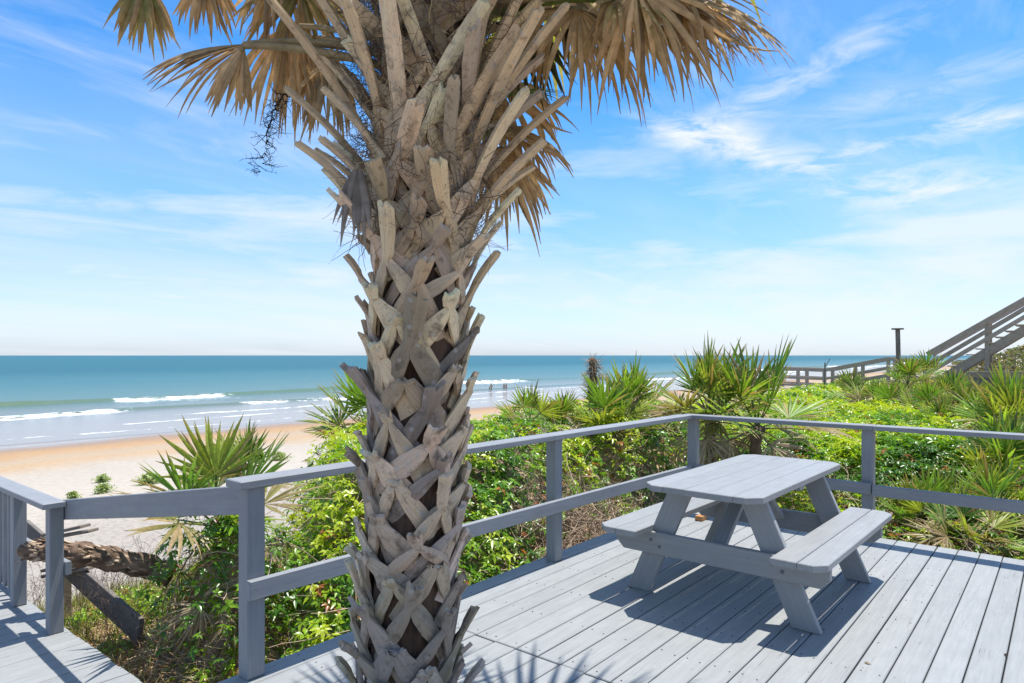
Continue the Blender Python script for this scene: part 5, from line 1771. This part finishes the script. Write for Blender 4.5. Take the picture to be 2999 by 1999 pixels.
def singles():
    # flat-topped post
    b = at(2066, 816, 23.5); t = at(2062, 757, 23.5)
    root = empty('lone_post', Vector((b.x, b.y, float(ground_h(b.x, b.y)))), 'lone tall square post with a flat cap beside the walkway', 'post')
    board('post', Vector((b.x, b.y, float(ground_h(b.x, b.y)) - .1)), t, 0.13, 0.13, M['weathered_dark'], root, up=(1, 0, 0))
    board('cap', t + Vector((0, -0.17, 0.03)), t + Vector((0, 0.17, 0.03)), 0.3, 0.05, M['weathered_dark'], root)
    # leaning stake by the walkway
    b = at(1893, 895, 21.0); t = at(1895, 832, 21.0)
    gz = float(ground_h(b.x, b.y))
    root = empty('forked_stake', Vector((b.x, b.y, gz)), 'thin forked dead stake standing in front of the walkway rail', 'stake')
    board('stake', Vector((b.x, b.y, gz - .1)), t, 0.035, 0.035, M['weathered_dark'], root, up=(1, 0, 0))
    board('branch', t - Vector((0, 0, 0.15)), t + CR * 0.16 + Vector((0, 0, 0.12)), 0.02, 0.02, M['weathered_dark'], root, up=(1, 0, 0))
    # timber retaining wall under the far stair
    a = at(2218, 860, 21.5); c = at(2420, 860, 20.5)
    root = empty('retaining_wall', Vector((a.x, a.y, float(ground_h(a.x, a.y)))), 'low dark timber retaining wall under the far stair', 'wall')
    for k in range(4):
        z = Vector((0, 0, -0.20 * k))
        board('wall_timber', a + z, c + z, 0.19, 0.09, M['weathered_dark'] if k else M['weathered'], root, up=-CF)
    # dead palmetto stump between the green ones
    b = at(1362, 900, 9.2); t = at(1360, 826, 9.2)
    base = Vector((b.x, b.y, float(ground_h(b.x, b.y)) - .05))
    root = empty('dead_stump', base, 'shaggy grey dead palmetto stump rising against the sea', 'stump')
    me = stem_mesh((0, 0, 0), (0, 0, t.z - base.z), 0.095, 0.045, 77, segs=16, ring=12)
    link('stem', me, M['twig'], root, Matrix.Translation(base))
    n = 260
    rs = np.random.default_rng(9)
    zz = rs.uniform(t.z - 0.42, t.z + 0.02, n); th = rs.uniform(0, 6.28, n)
    r = 0.045 + 0.05 * np.clip((t.z - zz) / 0.4, 0, 1)
    p = np.stack([b.x + np.cos(th) * r, b.y + np.sin(th) * r, zz], 1)
    d = np.stack([np.cos(th) * .8, np.sin(th) * .8, rs.uniform(-1.0, 1.0, n)], 1)
    W_ = wander(p, d, n, 4, rs.uniform(0.02, 0.05, n), 0.2, -0.1, rs)
    me = tubes('husk_fibres', W_, rs.uniform(0.002, 0.005, n), np.array((0.46, 0.37, 0.28)) * rs.uniform(.5, 1.4, (n, 1)), None, ring=3)
    o = link('husk_fibre', me, M['twig'], root); o['kind'] = 'stuff'
    # brown wood offcut under the table
    q = at(982, 1160, 5)
    root = link('wood_block', board_mesh(0.12, 0.07, 0.045, bev=0.004), flat_mat('orange_wood', (0.42, 0.20, 0.07)), None, Matrix.Translation((5.93, 2.62, 0.0235)))
    tag(root, 'small orange-brown offcut of wood on the deck behind the left bench', 'wood block')
    # fallen dry leaf bits on the deck
    for i, (ud, vd, lab) in enumerate([(1985, 1542 - 20, 'small pale dry leaf lying in the bench shadow'), (2310, 1502, 'tiny dark dead leaf on the deck boards at the right')]):
        u, v = ud / .7843, vd / .7843
        dep = FPX * CAM_Z / (v - HY)
        p = CF * dep + CR * ((u - CX) / FPX * dep)
        V = [(0, 0, .004), (.012, .008, .010), (.035, 0, .005), (.012, -.008, .004)]
        V += [(a_, b_, c_ - .0012) for a_, b_, c_ in V]
        me = mesh_np('dry_leaf', np.array(V), np.array([(0, 3, 2, 1), (4, 5, 6, 7), (0, 1, 5, 4), (1, 2, 6, 5), (2, 3, 7, 6), (3, 0, 4, 7)]), cols=np.tile((0.35, 0.30, 0.2) if i == 0 else (.05, .04, .035), (8, 1)))
        o = link('dry_leaf', me, M['dead_frond'], None, Matrix.Translation(p) @ Matrix.Rotation(rnd.random() * 6, 4, 'Z'))
        tag(o, lab, 'leaf')


singles()


def scrub():
    # grey-green scrub on the dune beyond the stair (reads as one mass)
    n = 9000
    u = rng.uniform(2190, 2460, n); dep = rng.uniform(23, 34, n)
    top = 1.52 + 0.25 * sst(2190, 2420, u) * 2.0
    P0 = np.array([np.array(at(a, 816, b)) for a, b in zip(u, dep)])
    hump = 0.55 + 0.9 * sst(2200, 2380, u) + 0.25 * fbm(P0[:, 0] * .5, P0[:, 1] * .5, 3, 6)
    z = 0.45 + hump * sst(22, 30, dep) * rng.uniform(0.55, 1.0, n) + 0.1
    P = np.stack([P0[:, 0], P0[:, 1], z], 1)
    q = rng.normal(0, .8, (n, 3)) + np.array((0, 0, 1.)); q /= np.linalg.norm(q, axis=1, keepdims=True)
    cols = np.array([(0.12, 0.15, 0.07), (0.22, 0.19, 0.12), (0.17, 0.20, 0.08), (0.13, 0.09, 0.06)])[rng.integers(0, 4, n)] * rng.uniform(.7, 1.2, (n, 1))
    o = leaf_clusters('dune_scrub', P, q, rng.uniform(0.10, 0.2, n), cols, 12, leaflets=3)
    tag(o, 'grey-green scrub on the dune behind the far stair', 'scrub', kind='stuff')


scrub()


# small plants on the beach
def beach_plants():
    spots = [((236, 1108), 31, 1.3, 'small green beach plant on pale sand, upper left of the pair above the log'),
             ((237, 1133), 28, 1.5, 'rounder green beach plant on pale sand just below the upper small one'),
             ((168, 1148), 27, 1.1, 'green beach plant right behind the end of the landing cap'),
             ((340, 1112), 30, 2.4, 'wide grey-green beach shrub on the sand behind the large palmetto'),
             ((430, 1080), 35, 1.2, 'low beach plant at the foot of the large palmetto blades'),
             ((640, 1058), 26, 2.2, 'pale green shrub beyond the rail left of the palm trunk')]
    for i, ((ud, vd), dep, wd, lab) in enumerate(spots):
        # march to the ground along the sight line
        dirv = at(ud, vd, 1.0) - Vector((0, 0, CAM_Z))
        t = 8.0
        while t < 80:
            p = Vector((0, 0, CAM_Z)) + dirv * t
            if p.z <= float(ground_h(p.x, p.y)): break
            t += 0.25
        rs = np.random.default_rng(60 + i)
        n = int(240 * wd)
        r = np.abs(rs.normal(0, 0.15 * wd, n)); th = rs.uniform(0, 6.28, n)
        x = p.x + r * np.cos(th); y = p.y + r * np.sin(th) * 0.7
        z = ground_h(x, y) + rs.uniform(0, 1, n) * 0.35 * wd ** .5 * np.exp(-(r / (0.5 * wd)) ** 2) + 0.02
        q = rs.normal(0, .6, (n, 3)) + np.array((0, 0, 1.)); q /= np.linalg.norm(q, axis=1, keepdims=True)
        cols = np.array((0.30, 0.36, 0.15)) * rs.uniform(.6, 1.4, (n, 1))
        o = leaf_clusters('beach_plant', np.stack([x, y, z], 1), q, rs.uniform(0.08, 0.16, n), cols, 80 + i, leaflets=3)
        tag(o, lab, 'plant', 'plants scattered on the sand')


beach_plants()


# ------------------------------------------------------------------ people in the shallows
def person(loc, heading, label, h=1.62, bend=0.0, skin=(0.32, 0.17, 0.11), suit=(0.03, 0.03, 0.04), arm=0.3, step=0.12):
    s = h / 1.70
    root = empty('person', loc, label, 'person')
    hip = 0.90 * s
    # bend forward from the hip
    def up(d, side=0.0):
        return (side, -math.sin(bend) * d * s, hip + math.cos(bend) * d * s)
    vs_ = [(0, 0, hip), up(0.25), up(0.50), up(0.60), up(0.70), up(0.80)]
    es = [(0, 1), (1, 2), (2, 3), (3, 4), (4, 5)]
    rd = [0.145, 0.120, 0.150, 0.055, 0.085, 0.075]
    for sd in (-1, 1):
        i = len(vs_)
        a = up(0.48, sd * 0.18 * s)
        vs_ += [a, (a[0] + sd * 0.05, a[1] - arm * 0.25, a[2] - 0.27 * s), (a[0] + sd * 0.05, a[1] - arm * 0.75, a[2] - 0.50 * s), (a[0] + sd * 0.04, a[1] - arm * 0.9, a[2] - 0.62 * s)]
        es += [(2, i), (i, i + 1), (i + 1, i + 2), (i + 2, i + 3)]
        rd += [0.055, 0.045, 0.034, 0.030]
        i = len(vs_)
        st = sd * step
        vs_ += [(sd * 0.10 * s, 0, 0.84 * s), (sd * 0.11 * s, -st * 0.6, 0.46 * s), (sd * 0.11 * s, -st, 0.07), (sd * 0.12 * s, -st - 0.14, 0.03)]
        es += [(0, i), (i, i + 1), (i + 1, i + 2), (i + 2, i + 3)]
        rd += [0.095, 0.062, 0.040, 0.035]
    me = bpy.data.meshes.new('body')
    me.from_pydata(vs_, es, [])
    me.update()
    mt = Matrix.Translation(loc) @ Matrix.Rotation(heading, 4, 'Z')
    o = link('body', me, flat_mat('skin', skin, 0.6), root, mt)
    sk = o.modifiers.new('skin', 'SKIN')
    sv = me.skin_vertices[0].data if me.skin_vertices else None
    if sv is None:
        me.attributes
    for v, r in zip(me.skin_vertices[0].data, rd):
        v.radius = (r * s, r * s * 0.8)
    me.skin_vertices[0].data[0].use_root = True
    sub = o.modifiers.new('sub', 'SUBSURF'); sub.levels = 1; sub.render_levels = 1
    # swimwear and hair as shaped shells
    def blob(name, c, rx, ry, rz, mat):
        V, F = [], []
        A, B = 10, 7
        for i in range(B + 1):
            ph = math.pi * i / B
            for k in range(A):
                th = 2 * math.pi * k / A
                V.append((c[0] + rx * math.sin(ph) * math.cos(th), c[1] + ry * math.sin(ph) * math.sin(th), c[2] + rz * math.cos(ph)))
        for i in range(B):
            for k in range(A):
                k2 = (k + 1) % A
                F.append((i * A + k, (i + 1) * A + k, (i + 1) * A + k2, i * A + k2))
        me2 = mesh_np(name, np.array(V), np.array(F), smooth=True)
        link(name, me2, mat, root, mt)
    hd = up(0.765)
    blob('hair', (hd[0], hd[1] + 0.03, hd[2] - 0.02), 0.10 * s, 0.105 * s, 0.15 * s, flat_mat('dark_hair', (0.02, 0.015, 0.012)))
    blob('shorts', (0, 0, hip - 0.03), 0.165 * s, 0.135 * s, 0.13 * s, flat_mat('swimwear', suit))
    return root


def people():
    def shore(ud, dep, z=-6.0):
        p = at(ud, 900, dep)
        return Vector((p.x, p.y, z + 0.0))
    hd = YAW + R(90)
    person(shore(1124.5, 141), hd - 1.3, 'bending person in dark swimwear wading at the water edge', h=1.55, bend=1.15, arm=0.1, step=0.2)
    person(shore(1128.3, 142), hd + 2.6, 'upright dark-haired person just right of the bending one at the water edge', h=1.60, bend=0.1)
    person(shore(1157.5, 141), hd + 0.4, 'left one of the two people standing together in the shallows', h=1.60, suit=(0.02, 0.02, 0.03))
    person(shore(1162.6, 141), hd + 2.9, 'right one of the two people standing together in the shallows', h=1.66, suit=(0.10, 0.02, 0.03))


people()
